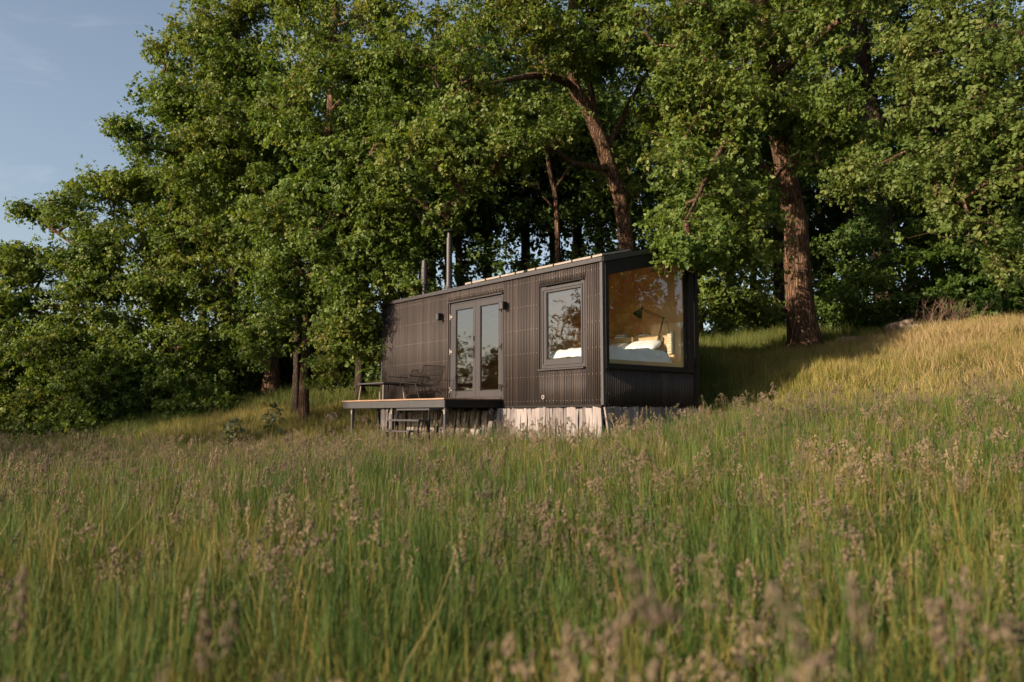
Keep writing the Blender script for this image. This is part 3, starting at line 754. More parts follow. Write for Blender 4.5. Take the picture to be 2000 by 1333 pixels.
# ------------------------------------------------------------------ table and wire chairs on the deck
tb = thing('deck_table', 'low slim outdoor table standing at the far left end of the deck', 'table', loc(-.98, 5.75, DT+.001), YAW)
b = MB(); b.box(-.28,.28,-.55,.55,.345,.375); b.build('tabletop', M['slate'], tb, bevel=.004)
b = MB(); b.box(-.26,.26,-.53,-.50,.315,.344); b.build('rail', M['black'], tb)
b = MB(); b.box(-.26,.26,.50,.53,.315,.344); b.build('rail', M['black'], tb)
for (x, y) in ((-.25,-.5),(.25,-.5),(-.25,.5),(.25,.5)):
    b = MB(); b.tube([(x*.95,y*.97,.314),(x*1.06,y*1.05,0)], .012, 6); b.build('leg', M['alu'], tb)
def wire_chair(label, w, s, rz):
    t = thing('wire_chair', label, 'chair', loc(w, s, DT+.001), YAW+rz, 'wire chairs on the deck')
    # faces +y locally; back leans to -y
    hw, sd_, sh, bh, lean = .30, .28, .32, .70, .20
    b = MB(); P = [(-hw,-sd_+.02,sh),(-hw*.95,-sd_-lean,bh),(hw*.95,-sd_-lean,bh),(hw,-sd_+.02,sh)]
    b.tube(P, .010, 6)
    for i in range(1, 15):
        u = i/15; y = -sd_+.02 - (lean+.02)*u; z = sh + (bh-sh)*u
        b.tube([(-hw*(1-.05*u),y,z),(0,y-.03,z),(hw*(1-.05*u),y,z)], .004, 4, cap=False)
    b.build('backrest', M['black'], t)
    b = MB(); b.tube([(-hw,-sd_+.02,sh),(-hw,sd_,sh+.05),(hw,sd_,sh+.05),(hw,-sd_+.02,sh)], .010, 6)
    for i in range(1, 12):
        u = i/12; y = -sd_+.02 + (2*sd_-.02)*u; z = sh+.05*u
        b.tube([(-hw,y,z),(-hw*.5,y,z-.045),(hw*.5,y,z-.045),(hw,y,z)], .004, 4, cap=False)
    b.build('seat', M['black'], t)
    b = MB()
    for sx in (-1, 1): b.tube([(sx*hw,-sd_-.07,sh+.2),(sx*(hw+.02),sd_*.9,sh+.2),(sx*hw,sd_,sh+.05)], .009, 6)
    b.build('armrest', M['black'], t)
    for (x, y0, y1) in ((-hw,-sd_+.06,-sd_-.10),(hw,-sd_+.06,-sd_-.10),(-hw,sd_-.02,sd_+.06),(hw,sd_-.02,sd_+.06)):
        b = MB(); b.tube([(x,y0,sh+(.0 if y0 < 0 else .05)),(x*1.03,y1,0)], .010, 6); b.build('leg', M['black'], t)
    b = MB(); b.tube([(-hw,-sd_-.02,.17),(hw,-sd_-.02,.17)], .006, 5); b.build('stretcher', M['black'], t)
wire_chair('black wire chair beside the glass doors, facing the table', -.62, 4.78, .12)
wire_chair('black wire chair at the wall end of the table, facing outwards', -.45, 5.55, math.pi/2+.25)
# ------------------------------------------------------------------ trees
def smooth_path(pts, step=.35):
    pts = np.array(pts, float)
    P = np.vstack([2*pts[0]-pts[1], pts, 2*pts[-1]-pts[-2]])
    out = []
    for i in range(1, len(P)-2):
        p0, p1, p2, p3 = P[i-1], P[i], P[i+1], P[i+2]
        n = max(2, int(np.linalg.norm(p2[:3]-p1[:3])/step))
        for t in np.linspace(0, 1, n, endpoint=False):
            out.append(.5*((2*p1)+(-p0+p2)*t+(2*p0-5*p1+4*p2-p3)*t*t+(-p0+3*p1-3*p2+p3)*t**3))
    out.append(P[-2])
    return np.array(out)

def tube_np(path, n, seed, rough=.07, flare=True):
    """skin along a path of (x,y,z,r) with lumpy bark"""
    r = np.random.default_rng(seed)
    P = path[:, :3]; R_ = path[:, 3].copy()
    T = np.gradient(P, axis=0); T /= np.linalg.norm(T, axis=1)[:, None] + 1e-9
    up = np.array([0.31, .95, 0.05]); A = np.cross(T, up); A /= np.linalg.norm(A, axis=1)[:, None] + 1e-9
    B = np.cross(A, T)
    ph = np.linspace(0, 2*np.pi, n, endpoint=False)
    k1, k2 = r.uniform(0, 6, 2)
    s = np.arange(len(P))[:, None]*.35
    lump = 1 + rough*np.sin(3*ph[None]+k1+.35*s) + rough*.8*np.sin(5*ph[None]+k2-.5*s) + rough*.7*r.normal(size=(len(P), n))
    RR = R_[:, None]*lump
    if flare:
        h = np.linalg.norm(P-P[0], axis=1)[:, None]
        RR = RR*(1 + .42*np.exp(-h/.40)*(1+.35*np.sin(5*ph[None]+k1)))
    V = P[:, None] + (A[:, None]*np.cos(ph)[None, :, None] + B[:, None]*np.sin(ph)[None, :, None])*RR[..., None]
    m = len(P); i = np.arange((m-1)*n); a, k = i//n, i % n
    F = np.stack([a*n+k, a*n+(k+1) % n, (a+1)*n+(k+1) % n, (a+1)*n+k], -1)
    return V.reshape(-1, 3), F

LEAF_KITE = (np.array([[0,0,0],[.36,.42,.07],[0,1,-.06],[-.36,.42,.07]]), np.array([[0,1,2],[0,2,3]]))
_l = [(0,0,0),(.10,.16,.02),(.24,.30,.05),(.20,.44,.04),(.36,.60,.07),(.22,.78,.03),(0,1,-.08),(-.22,.78,.03),(-.36,.60,.07),(-.20,.44,.04),(-.24,.30,.05),(-.10,.16,.02)]
LEAF_OAK = (np.array(_l), np.array([[0,1,11],[1,2,3],[1,3,11],[11,3,9],[11,9,10],[3,4,5],[3,5,9],[9,5,7],[9,7,8],[5,6,7]]))

def leaves_np(cent, outd, per, size, spread, flat, r, leaf, sag=0.0):
    """leaf clumps: cent (n,3) clump centres, outd (n,3) outward directions; leaves sit in small rosettes at twig ends"""
    n = len(cent)
    ns = np.maximum(1, r.integers(max(1, int(per/6*.5)), int(per/6*1.5)+2, n))
    ci = np.repeat(np.arange(n), ns); m = len(ci)
    u = r.normal(size=(m, 3)); u /= np.linalg.norm(u, axis=1)[:, None]
    u *= r.random(m)[:, None]**.45
    sc = (spread*r.uniform(.6, 1.35, n))[ci][:, None]
    off = u*sc*np.array([1, 1, flat])
    off[:, 2] -= sag*(off[:, 0]**2+off[:, 1]**2)
    sp = cent[ci] + off + outd[ci]*.12
    sn = np.array([0, 0, .40]) + .5*outd[ci] + .55*r.normal(size=(m, 3)) + .6*u
    sn /= np.linalg.norm(sn, axis=1)[:, None]
    t1 = np.cross(sn, r.normal(size=(m, 3))); t1 /= np.linalg.norm(t1, axis=1)[:, None]; t2 = np.cross(sn, t1)
    k = r.integers(4, 9, m); li = np.repeat(np.arange(m), k); q = len(li)
    ang = r.uniform(0, 2*np.pi, q); dr = r.uniform(-.55, .35, q)
    ax = t1[li]*np.cos(ang)[:, None] + t2[li]*np.sin(ang)[:, None] + sn[li]*dr[:, None]
    ax /= np.linalg.norm(ax, axis=1)[:, None]
    nrm = sn[li] + .38*r.normal(size=(q, 3)); nrm -= ax*(ax*nrm).sum(1)[:, None]; nrm /= np.linalg.norm(nrm, axis=1)[:, None] + 1e-9
    sd = np.cross(ax, nrm)
    s = size*(r.uniform(.75, 1.2, m)[li])*r.uniform(.5, 1.3, q)
    p = sp[li] + ax*size*.18 + r.normal(size=(q, 3))*size*.12
    LV, LF = leaf
    V = p[:, None] + (sd[:, None]*LV[None, :, :1] + ax[:, None]*LV[None, :, 1:2] + nrm[:, None]*LV[None, :, 2:3])*s[:, None, None]
    F = (np.arange(q)[:, None, None]*len(LV) + LF[None]).reshape(-1, 3)
    tint = np.clip(.40*r.random(n)[ci][li] + .30*r.random(m)[li] + .35*r.random(q), 0, 1)
    return V.reshape(-1, 3), F, np.repeat(tint, len(LV))

# lines kept clear of hanging foliage so that the bare wood stays in the open: (photo column, row) runs, half width, wood distance
CLEAR = [([(1232,500),(1224,450),(1210,380),(1188,320),(1168,260),(1140,205),(1118,165)], 22, 21.2), ([(1118,165),(1085,152),(1040,148),(990,158)], 15, 19.8),
         ([(1575,700),(1562,600),(1558,510),(1554,430),(1538,345)], 30, 19.3), ([(1492,70),(1476,-10)], 24, 18.9), ([(1512,215),(1505,180)], 20, 19), ([(1702,200),(1690,130),(1672,60)], 22, 23.5), ([(1690,140),(1640,118),(1590,85)], 16, 23),
         ([(530,790),(531,700)], 18, 24.8), ([(597,820),(592,735)], 17, 20.5), ([(577,800),(577,690)], 12, 21.5), ([(1195,333),(1150,325),(1100,310)], 14, 20.4),
         ([(1240,190),(1215,220)], 26, 99), ([(1880,160),(1860,120)], 24, 99), ([(815,55),(840,75)], 18, 99), ([(1140,420),(1180,450)], 26, 99), ([(1040,420),(1060,440)], 14, 99), ([(1900,400),(1980,410)], 16, 99), ([(1250,330),(1262,360)], 14, 99)]
SUNWAY = []
for line in ([(1224,470,21.3),(1210,380,21),(1188,320,20.8),(1168,260,20.6),(1140,205,20.4),(1122,165,20.2)], [(1085,152,19.8),(1045,148,19.2)], [(1560,600,19.5),(1558,510,19.5),(1554,430,19.5),(1538,350,19.4)], [(1490,50,19),(1476,0,19)], [(530,760,25),(531,720,25)], [(597,800,20.5),(594,760,20.6)]):
    for (a, b_) in zip(line[:-1], line[1:]):
        for u in (0, .33, .66): SUNWAY.append(at(a[0]+(b_[0]-a[0])*u, a[1]+(b_[1]-a[1])*u, a[2]+(b_[2]-a[2])*u))
SUNWAY += [at(1088,430,24), at(1085,385,24), at(1077,345,24)]
SUNWAY = np.array(SUNWAY); SDIR = np.array(to_sun)
def keep_clear(q):
    r_ = np.random.default_rng(len(q)); lit = np.ones(len(q), bool)
    for w_ in SUNWAY:       # let the low sun reach the trunks
        e = q - w_; al = e @ SDIR; dd = np.linalg.norm(e - al[:, None]*SDIR, axis=1)
        lit &= ~((al > .3) & (dd < .42))
    lit |= r_.random(len(q)) < .18
    return lit & keep_open(q)
def keep_open(q):
    d = q - np.array([0, 0, EYE]); c, s = math.cos(PITCH), math.sin(PITCH)
    fw = d[:, 1]*c + d[:, 2]*s; x = 1000 + FPX*d[:, 0]/fw; y = 666.5 - FPX*(d[:, 2]*c - d[:, 1]*s)/fw
    ok = np.ones(len(q), bool)
    for line, hw, dist in CLEAR:
        for (x0, y0), (x1, y1) in zip(line[:-1], line[1:]):
            L2 = (x1-x0)**2 + (y1-y0)**2
            u = np.clip(((x-x0)*(x1-x0) + (y-y0)*(y1-y0))/L2, 0, 1)
            ok &= ~((np.hypot(x-x0-u*(x1-x0), y-y0-u*(y1-y0)) < hw) & (q[:, 1] < dist))
    return ok

def grow(trunks, blobs, seed, step=.42, gap=.0, tip=.0065, shell=2.4, noise_scale=.75, wob=.45, vert=1.3):
    """branch skeleton: given trunk and limb paths, every clump centre in the blobs is joined to the nearest wood"""
    r = np.random.default_rng(seed)
    cap = 60000
    P = np.zeros((cap, 3)); par = np.full(cap, -1); pre = np.zeros(cap); n = 0
    paths = []
    for ti, tr in enumerate(trunks):
        sp = smooth_path(tr)
        if ti > 0:
            d = np.linalg.norm(P[:n]-sp[0, :3], axis=1); j = int(d.argmin())
            if np.linalg.norm(P[j]-sp[0, :3]) > .05: sp = np.vstack([[*P[j], min(sp[0, 3]*1.15, max(pre[j]*.9, sp[0, 3]))], sp])
        paths.append(sp)
        a = n
        for i, q in enumerate(sp):
            P[n] = q[:3]; pre[n] = q[3]; par[n] = (n-1 if i else (j if ti else -1)); n += 1
    cs = []
    for (c, rad, cnt) in blobs:
        c = np.array(c, float); rad = np.array(rad, float)
        u = r.normal(size=(int(cnt*(1.0+gap*1.2)), 3)); u /= np.linalg.norm(u, axis=1)[:, None]
        q = c + u*rad*np.array([1.12, 1.08, vert])*(r.random(len(u))[:, None]**(1/shell))*r.uniform(.72, 1.22, (len(u), 1))
        q += np.array([[mnoise.noise(Vector(x*.8+np.array([k*9.1, 0, 0]))) for k in range(3)] for x in q])*wob
        if gap > 0:
            k = np.array([mnoise.noise(Vector(x*noise_scale)) for x in q]) + .25*r.random(len(q))
            q = q[np.argsort(-k)[:cnt]]
        cs.append(q)
    cs = np.vstack(cs); cs = cs[keep_clear(cs)]
    n0 = n
    d0 = np.array([np.min(np.linalg.norm(P[:n0]-c, axis=1)) for c in cs])
    tips = []; outd = []
    for c in cs[np.argsort(d0)]:
        D = P[:n]-c
        d = np.linalg.norm(D, axis=1) + .5*np.maximum(0, D[:, 2]) 
        j = int(d.argmin()); vec = c-P[j]; ln = np.linalg.norm(vec); k = max(1, int(math.ceil(ln/step)))
        bend = r.normal(size=3)*.07*ln; bend[2] += .06*ln
        pj = j; base = P[j].copy()
        if n + k >= cap: break
        for i in range(1, k+1):
            t = i/k
            P[n] = base + vec*t + bend*4*t*(1-t); par[n] = pj; pj = n; n += 1
        tips.append(pj); o = vec/(ln+1e-6); outd.append(o)
    cntn = np.zeros(n)
    cntn[tips] += 1
    for i in range(n-1, 0, -1):
        if par[i] >= 0: cntn[par[i]] += cntn[i]
    rad = tip*np.maximum(cntn, 1)**.5
    rad = np.where(pre[:n] > 0, pre[:n], rad)
    return P[:n], par[:n], rad, pre[:n], np.array(tips), np.array(outd), paths

def branch_mesh(P, par, rad, pre, minr=0.0):
    V = []; F = []; o = 0
    idx = np.where((par >= 0) & (pre == 0))[0]
    for big in (True, False):
        sel = idx[(rad[idx] > .022) == big]
        sel = sel[rad[sel] > minr]
        if not len(sel): continue
        n = 6 if big else 3
        a = P[par[sel]]; b = P[sel]; r1 = rad[sel]; r0 = np.minimum(np.maximum(rad[par[sel]], r1), r1*1.3)
        t = b-a; t /= np.linalg.norm(t, axis=1)[:, None] + 1e-9
        up = np.tile(np.array([.2, .35, .91]), (len(sel), 1)); A = np.cross(t, up); A /= np.linalg.norm(A, axis=1)[:, None]+1e-9; B = np.cross(A, t)
        ph = np.linspace(0, 2*np.pi, n, endpoint=False)
        ring = A[:, None]*np.cos(ph)[None, :, None] + B[:, None]*np.sin(ph)[None, :, None]
        vv = np.concatenate([(a-t*.02)[:, None] + ring*r0[:, None, None], (b+t*.02)[:, None] + ring*r1[:, None, None]], 1)
        m = len(sel); k = np.arange(n)
        f = np.stack([k, (k+1) % n, n+(k+1) % n, n+k], -1)
        F.append((np.arange(m)[:, None, None]*2*n + f[None] + o).reshape(-1, 4)); V.append(vv.reshape(-1, 3)); o += m*2*n
    if not V: return np.zeros((0, 3)), np.zeros((0, 4), int)
    return np.vstack(V), np.vstack(F)

def make_tree(name, label, cat, base, trunks, blobs, seed, leafmat, bark='bark', per=24, size=.12, spread=.42, flat=.5, leaf=LEAF_KITE, gap=.6, group=None, sides=12, sag=.2, tip=.0065, shell=2.4, minr=0, extra=0, wob=.5, vert=1.3):
    """trunks[0] is the trunk; the other paths are limbs. All in world metres; the thing sits at its base."""
    base = np.array(base, float)
    P, par, rad, pre, tips, outd, paths = grow(trunks, blobs, seed, gap=gap, tip=tip, shell=shell, wob=wob, vert=vert)
    t = thing(name, label, cat, base, 0, group)
    V = []; F = []; o = 0
    for i, sp in enumerate(paths):
        v, f = tube_np(sp, sides if i == 0 else 9, seed+i, rough=.05 if i == 0 else .06, flare=(i == 0))
        V.append(v); F.append(f+o); o += len(v)
    v, f = branch_mesh(P, par, rad, pre, minr); V.append(v); F.append(f+o)
    mesh_np('trunk', np.vstack(V)-base, [np.vstack(F)], M[bark], t, smooth=True)
    r = np.random.default_rng(seed+99)
    cent = P[tips]
    if extra:   # also leaves along the last branch pieces
        q = tips[r.random(len(tips)) < extra]; q = par[q]; q = q[pre[q] == 0]
        cent = np.vstack([cent, P[q]]); outd = np.vstack([outd, r.normal(size=(len(q), 3))*.4])
    v, f, tint = leaves_np(cent, outd, per, size, spread, flat, r, leaf, sag)
    c = mesh_np('crown', v-base, [f], M[leafmat], t, {'tint': tint})
    tag(c, kind='stuff')
    return t

def px_path(pts):
    """trunk path from (px, py, distance, radius)"""
    return [(*at(x, y, d), r_) for x, y, d, r_ in pts]
def Bl(x, y, d, rx, ry, rz, n): return (at(x, y, d), (rx, ry, rz), n)
def foot(px, Y):
    """point on the ground at distance Y in the direction of photo column px"""
    x = (px-1000)/FPX*Y/ (math.cos(PITCH)+0.0)
    return np.array([x, Y, gz(x, Y)])

OAKS = 'big oaks along the edge of the wood'
# big straight oak right of the cabin
b0 = foot(1573, 19.5); b0[2] -= .15
make_tree('oak_tree', 'big oak with a thick furrowed trunk standing on the bank right of the cabin', 'tree', b0,
  [[(*b0, .36), *px_path([(1564,610,19.5,.335),(1558,510,19.5,.31),(1554,430,19.5,.285),(1538,360,19.4,.28),(1533,310,19.4,.27),(1520,240,19.3,.26),(1500,140,19.2,.27),(1484,40,19.1,.25),(1470,-80,19.0,.21),(1450,-240,18.9,.14),(1430,-420,18.9,.06)])],
   px_path([(1528,290,19.4,.15),(1590,160,20.2,.11),(1660,60,21,.07),(1700,-60,21.5,.04)]),
   px_path([(1512,210,19.3,.13),(1440,150,18.3,.10),(1395,118,17.6,.07),(1330,130,17.0,.04)]),
   px_path([(1541,400,19.4,.13),(1470,300,17.9,.09),(1420,280,16.8,.07),(1380,350,15.8,.045),(1340,430,14.8,.025)]),
   px_path([(1505,160,19.2,.15),(1580,90,17.6,.1),(1640,40,16.4,.06)]),
   px_path([(1490,60,19.1,.15),(1420,-40,18.5,.1),(1340,-120,18,.05)]),
   px_path([(1478,-20,19,.15),(1560,-150,18.8,.1),(1640,-260,18.8,.05)])],
  [Bl(1395,270,17.0,1.25,1.3,1.0,126), Bl(1350,390,16.0,.95,1.0,1.0,109), Bl(1400,440,16.5,.9,1.0,.95,100), Bl(1325,492,14.3,.42,.4,.34,28), Bl(1370,470,15.2,.55,.6,.5,42),
   Bl(1455,360,17.6,1.0,1.1,1.3,117), Bl(1440,520,18.4,.75,1.0,.85,70), Bl(1430,590,18.6,.55,.7,.3,40), Bl(1490,600,19.6,.5,.6,.25,26), Bl(1480,200,18.2,1.0,1.2,.9,92), Bl(1590,230,17.8,1.1,1.2,1.0,100), Bl(1330,190,17.0,1.0,1.1,.9,84),
   Bl(1440,90,18.2,1.3,1.5,1.0,126), Bl(1330,40,18.0,1.3,1.5,1.0,117), Bl(1560,50,18.2,1.4,1.5,1.0,117), Bl(1640,130,17.4,1.1,1.2,.9,84), Bl(1660,320,18.2,.8,1.0,.5,42), Bl(1500,-80,18.6,2.2,2.2,1.2,159), Bl(1350,-120,18.4,1.8,2,1.2,100), Bl(1650,-110,18.8,1.9,2,1.3,100), Bl(1480,-300,18.9,3.0,3.0,1.8,142), Bl(1640,30,21.2,1.6,1.6,1.0,75)],
  101, 'oak_leaf', per=50, size=.092, spread=.38, group=OAKS, sides=16, extra=.5)

# bent oak behind the cabin
b0 = foot(1238, 21.5); b0[2] -= .1
make_tree('oak_tree', 'oak with a bent rust-lit trunk rising behind the cabin roof', 'tree', b0,
  [[(*b0, .25), *px_path([(1232,580,21.4,.23),(1224,480,21.3,.21),(1210,380,21,.20),(1188,320,20.8,.20),(1168,260,20.6,.19),(1140,205,20.4,.18),(1118,160,20.2,.15),(1112,80,20.2,.12),(1120,-20,20.2,.10),(1100,-150,20.2,.06)])],
   px_path([(1122,170,20.3,.11),(1085,152,19.8,.10),(1040,148,19.2,.085),(985,158,18.6,.06),(930,170,18.2,.04)]),
   px_path([(1195,333,20.9,.09),(1150,325,20.2,.085),(1115,318,19.6,.07),(1075,290,18.8,.05),(1000,290,18.2,.035)]),
   px_path([(1165,250,20.6,.09),(1150,140,20.9,.06),(1140,60,21.2,.04)]),
   px_path([(1180,300,20.8,.08),(1230,200,21.2,.06),(1265,140,21.4,.035)]),
   px_path([(1112,90,20.2,.09),(1040,10,19.4,.06),(960,-40,19,.04)]),
   px_path([(1116,20,20.2,.08),(1200,-60,20.4,.05),(1280,-120,20.6,.03)])],
  [Bl(950,230,18.2,1.5,1.3,.75,126), Bl(1010,290,18.3,1.1,1.2,.6,92), Bl(880,300,18.2,1.3,1.2,.7,109), Bl(800,330,18.4,1.2,1.2,.7,92), Bl(1060,230,18.6,.9,1.0,.7,67), Bl(900,120,18.4,1.5,1.4,.8,117), Bl(1000,60,19.0,1.5,1.4,.8,117), Bl(1060,110,19.2,1.0,1.1,.6,58),
   Bl(1200,110,20.8,1.2,1.3,.8,84), Bl(1260,60,20.6,1.3,1.3,.9,92), Bl(1170,20,20.4,1.3,1.3,.8,92), Bl(1100,-40,19.8,1.9,1.8,.9,117), Bl(940,-60,19.2,1.9,1.8,1,117), Bl(1250,-80,20.4,1.8,1.8,1,100), Bl(1100,-190,20.2,2.6,2.4,1.4,117), Bl(1240,330,21.0,.8,.8,.5,42), Bl(1270,250,21.2,.7,.7,.6,42), Bl(840,420,18.6,.75,.8,.45,50), Bl(760,400,18.8,.9,.9,.6,63)],
  202, 'oak_leaf', per=50, size=.092, spread=.37, group=OAKS, extra=.5)

# oak with the bright front left of the cabin
b0 = foot(597, 20.6); b0[2] -= .1
make_tree('oak_tree', 'oak with a slim bare foot and bright sunlit front, just left of the deck', 'tree', b0,
  [[(*b0, .125), *px_path([(594,740,20.6,.115),(600,640,20.7,.11),(612,520,20.8,.12),(628,400,20.8,.115),(640,280,20.8,.11),(650,150,20.8,.09),(655,0,20.8,.07),(660,-150,20.8,.03)])],
   px_path([(606,560,20.8,.07),(560,470,19.9,.05),(520,420,19.3,.03)]),
   px_path([(614,500,20.8,.07),(680,400,19.6,.05),(740,340,18.8,.03)]),
   px_path([(636,320,20.8,.07),(570,240,19.8,.05),(520,200,19.2,.03)]),
   px_path([(645,220,20.8,.07),(720,140,19.9,.05),(790,90,19.3,.03)])],
  [Bl(560,400,19.2,1.1,1.1,.8,109), Bl(620,340,19.0,1.0,1.1,.7,92), Bl(690,420,18.8,1.1,1.1,.9,117), Bl(640,500,19.2,1.0,1.0,.7,92), Bl(740,500,19.0,.9,.9,.7,84), Bl(690,600,19.2,.8,.9,.7,84), Bl(630,650,19.6,.7,.8,.6,63), Bl(560,560,19.6,.9,.9,.7,79), Bl(700,690,19.4,.55,.6,.45,46), Bl(640,730,19.8,.5,.6,.35,31), Bl(540,670,20.0,.7,.8,.6,58),
   Bl(720,250,19.2,1.2,1.2,.8,117), Bl(600,200,19.4,1.2,1.2,.9,109), Bl(700,110,19.6,1.3,1.3,.9,117), Bl(600,60,20.0,1.3,1.3,.9,100), Bl(800,150,19.2,1.1,1.1,.8,92), Bl(780,20,19.8,1.4,1.4,.9,100), Bl(650,-60,20.4,1.8,1.8,1.0,109), Bl(560,-130,20.6,1.8,1.8,1.2,84), Bl(800,230,18.8,1.0,1.0,.7,75), Bl(790,560,19.2,.6,.6,.4,36), Bl(690,320,18.7,.9,.9,.6,67)],
  303, 'oak_leaf', per=50, size=.090, spread=.37, group=OAKS, extra=.5)

# tall oak at the left, top against the sky
b0 = foot(531, 25); b0[2] -= .1
make_tree('oak_tree', 'tallest oak at the left, its ragged crown standing against the open sky', 'tree', b0,
  [[(*b0, .29), *px_path([(530,700,25,.22),(525,600,25,.21),(515,480,25,.19),(500,350,25,.17),(480,220,25,.14),(465,90,25,.11),(460,-60,25,.08),(470,-200,25,.03)])],
   px_path([(518,500,25,.1),(420,460,24,.07),(330,430,23.2,.04)]),
   px_path([(508,400,25,.1),(420,330,24,.07),(340,300,23.6,.04),(260,280,23.4,.025)]),
   px_path([(492,290,25,.09),(400,200,24.4,.06),(320,150,24,.03)]),
   px_path([(482,230,25,.09),(560,140,24.4,.05)])],
  [Bl(395,330,23.6,1.3,1.3,.8,100), Bl(315,290,23.4,.9,1.0,.55,58), Bl(252,264,23.3,.45,.5,.2,16), Bl(340,215,24.0,.95,1.1,.8,75), Bl(420,240,23.8,1.3,1.3,.9,109), Bl(385,120,24.2,1.0,1.1,1.0,92), Bl(320,120,24.2,.5,.6,.45,28), Bl(470,120,24.2,1.2,1.2,1.1,117), Bl(420,30,24.6,1.0,1.0,.9,79), Bl(395,-30,24.8,.7,.8,.6,37), Bl(510,20,24.6,1.2,1.2,1.1,100), Bl(470,-90,25,1.2,1.2,1.0,75), Bl(540,220,23.8,1.2,1.2,.9,100), Bl(480,330,23.8,1.2,1.2,.9,100), Bl(530,-160,25,1.6,1.6,1.3,75), Bl(450,430,24.0,1.2,1.2,.8,79), Bl(500,520,24.2,1.0,1.0,.7,63)],
  404, 'oak_leaf', per=48, size=.10, spread=.41, group=OAKS, extra=.5)

# wide spreading oak at the far left, branches down to the grass
b0 = foot(300, 26.3); b0[2] -= .1
make_tree('oak_tree', 'broad low oak at the far left with branches hanging down to the grass', 'tree', b0,
  [[(*b0, .26), *px_path([(305,760,26.21,0.246),(310,660,25.98,0.224),(300,560,25.76,0.179),(280,470,25.76,0.123),(260,400,25.76,0.056)])],
   px_path([(310,670,25.98,0.134),(220,620,24.86,0.101),(120,600,24.08,0.067),(30,610,23.74,0.034)]),
   px_path([(309,700,25.98,0.112),(400,650,24.98,0.078),(450,620,24.42,0.045)]),
   px_path([(305,750,26.10,0.112),(200,740,24.64,0.078),(90,760,23.74,0.045)]),
   px_path([(302,580,25.76,0.112),(180,500,25.09,0.078),(90,440,24.64,0.045)]),
   px_path([(303,560,25.76,0.101),(380,520,24.64,0.067)]),
   px_path([(300,780,26.10,0.090),(330,800,24.42,0.056),(360,820,23.52,0.034)])],
  [Bl(110,420,24.64,1.06,1.12,0.50,65), Bl(55,408,24.64,0.45,0.45,0.18,14), Bl(200,390,25.31,1.12,1.23,0.67,79), Bl(270,370,25.54,1.01,1.12,0.78,74), Bl(90,510,24.19,1.34,1.34,0.78,112), Bl(15,560,23.97,1.01,1.12,0.90,84), Bl(200,490,24.53,1.34,1.34,0.84,121), Bl(310,470,24.64,1.23,1.34,0.84,112), Bl(100,610,23.74,1.34,1.34,0.84,117), Bl(210,590,23.97,1.34,1.34,0.84,121), Bl(320,570,24.19,1.23,1.34,0.84,112), Bl(410,560,24.42,1.12,1.23,0.78,89), Bl(20,660,23.74,1.01,1.12,0.84,79), Bl(130,710,23.41,1.34,1.23,0.84,117), Bl(250,690,23.52,1.34,1.23,0.84,117), Bl(360,670,23.74,1.12,1.12,0.78,89), Bl(440,660,24.19,0.90,1.01,0.67,56),
   Bl(70,700,23.0,1.3,1.2,.8,100), Bl(0,730,23.0,1.2,1.2,.8,92), Bl(110,870,22.2,1.2,.9,.5,84), Bl(20,880,22.2,1.1,.9,.5,75), Bl(230,870,22.3,1.1,.9,.5,75), Bl(310,880,22.4,.8,.8,.4,50), Bl(400,820,22.8,.8,.8,.5,50), Bl(-30,860,22.4,1.2,1,.6,75), Bl(180,760,22.6,1.3,1.2,.8,100), Bl(300,740,22.8,1.1,1.1,.8,84), Bl(30,780,23.30,1.12,1.12,0.78,94), Bl(150,800,22.96,1.23,1.12,0.73,107), Bl(270,790,23.07,1.23,1.12,0.73,107), Bl(370,760,23.41,0.90,1.01,0.73,74), Bl(60,850,22.85,1.01,0.90,0.56,74), Bl(190,850,22.62,1.01,0.90,0.50,74), Bl(290,840,22.74,0.90,0.90,0.50,60), Bl(-90,620,24.19,1.68,1.57,1.34,103), Bl(-80,800,23.30,1.46,1.34,1.23,94), Bl(350,830,23.07,0.56,0.56,0.34,26), Bl(420,730,24.19,0.67,0.78,0.56,42)],
  505, 'oak_leaf', per=48, size=.10, spread=.41, group=OAKS, extra=.5)

# dark forked oak right of the big one
b0 = foot(1728, 24.5); b0[2] -= .1
make_tree('oak_tree', 'dark shaded oak forking high up, behind and right of the furrowed trunk', 'tree', b0,
  [[(*b0, .36), *px_path([(1726,560,24.5,.33),(1722,440,24.4,.32),(1715,330,24.2,.30),(1702,220,24,.27),(1690,140,23.8,.24),(1680,40,23.6,.19),(1672,-80,23.5,.14),(1665,-220,23.5,.05)])],
   px_path([(1700,180,23.9,.17),(1650,130,23.2,.13),(1600,92,22.6,.10),(1560,70,22.2,.06)]),
   px_path([(1712,350,24.2,.12),(1680,420,23.4,.08),(1650,380,22.6,.07),(1620,370,22,.04)]),
   px_path([(1694,150,23.9,.13),(1760,60,23.5,.09),(1830,10,23.2,.05)]),
   px_path([(1705,240,24,.13),(1790,200,23.6,.09),(1880,190,23.2,.05)])],
  [Bl(1640,-30,23,2.0,1.8,1.0,109), Bl(1750,-20,23.2,2.0,1.8,1.0,109), Bl(1760,110,23.2,1.4,1.4,.8,84), Bl(1850,170,23.2,1.5,1.4,.9,92), Bl(1870,20,23,1.8,1.6,1.0,100), Bl(1600,20,22.6,1.3,1.3,.8,67), Bl(1690,-200,23.4,2.8,2.6,1.4,117), Bl(1610,330,22.4,.9,.9,.5,42), Bl(1800,330,23.4,1.3,1.3,.7,71), Bl(1930,300,23.2,1.4,1.4,.9,75), Bl(1700,290,23,1.0,1.0,.6,50), Bl(1680,420,22.8,.8,.9,.4,37), Bl(1640,480,23.4,.9,.9,.4,37)],
  606, 'oak_leaf_far', bark='bark_dark', per=40, size=.10, spread=.40, group=OAKS, sides=14, extra=.4)

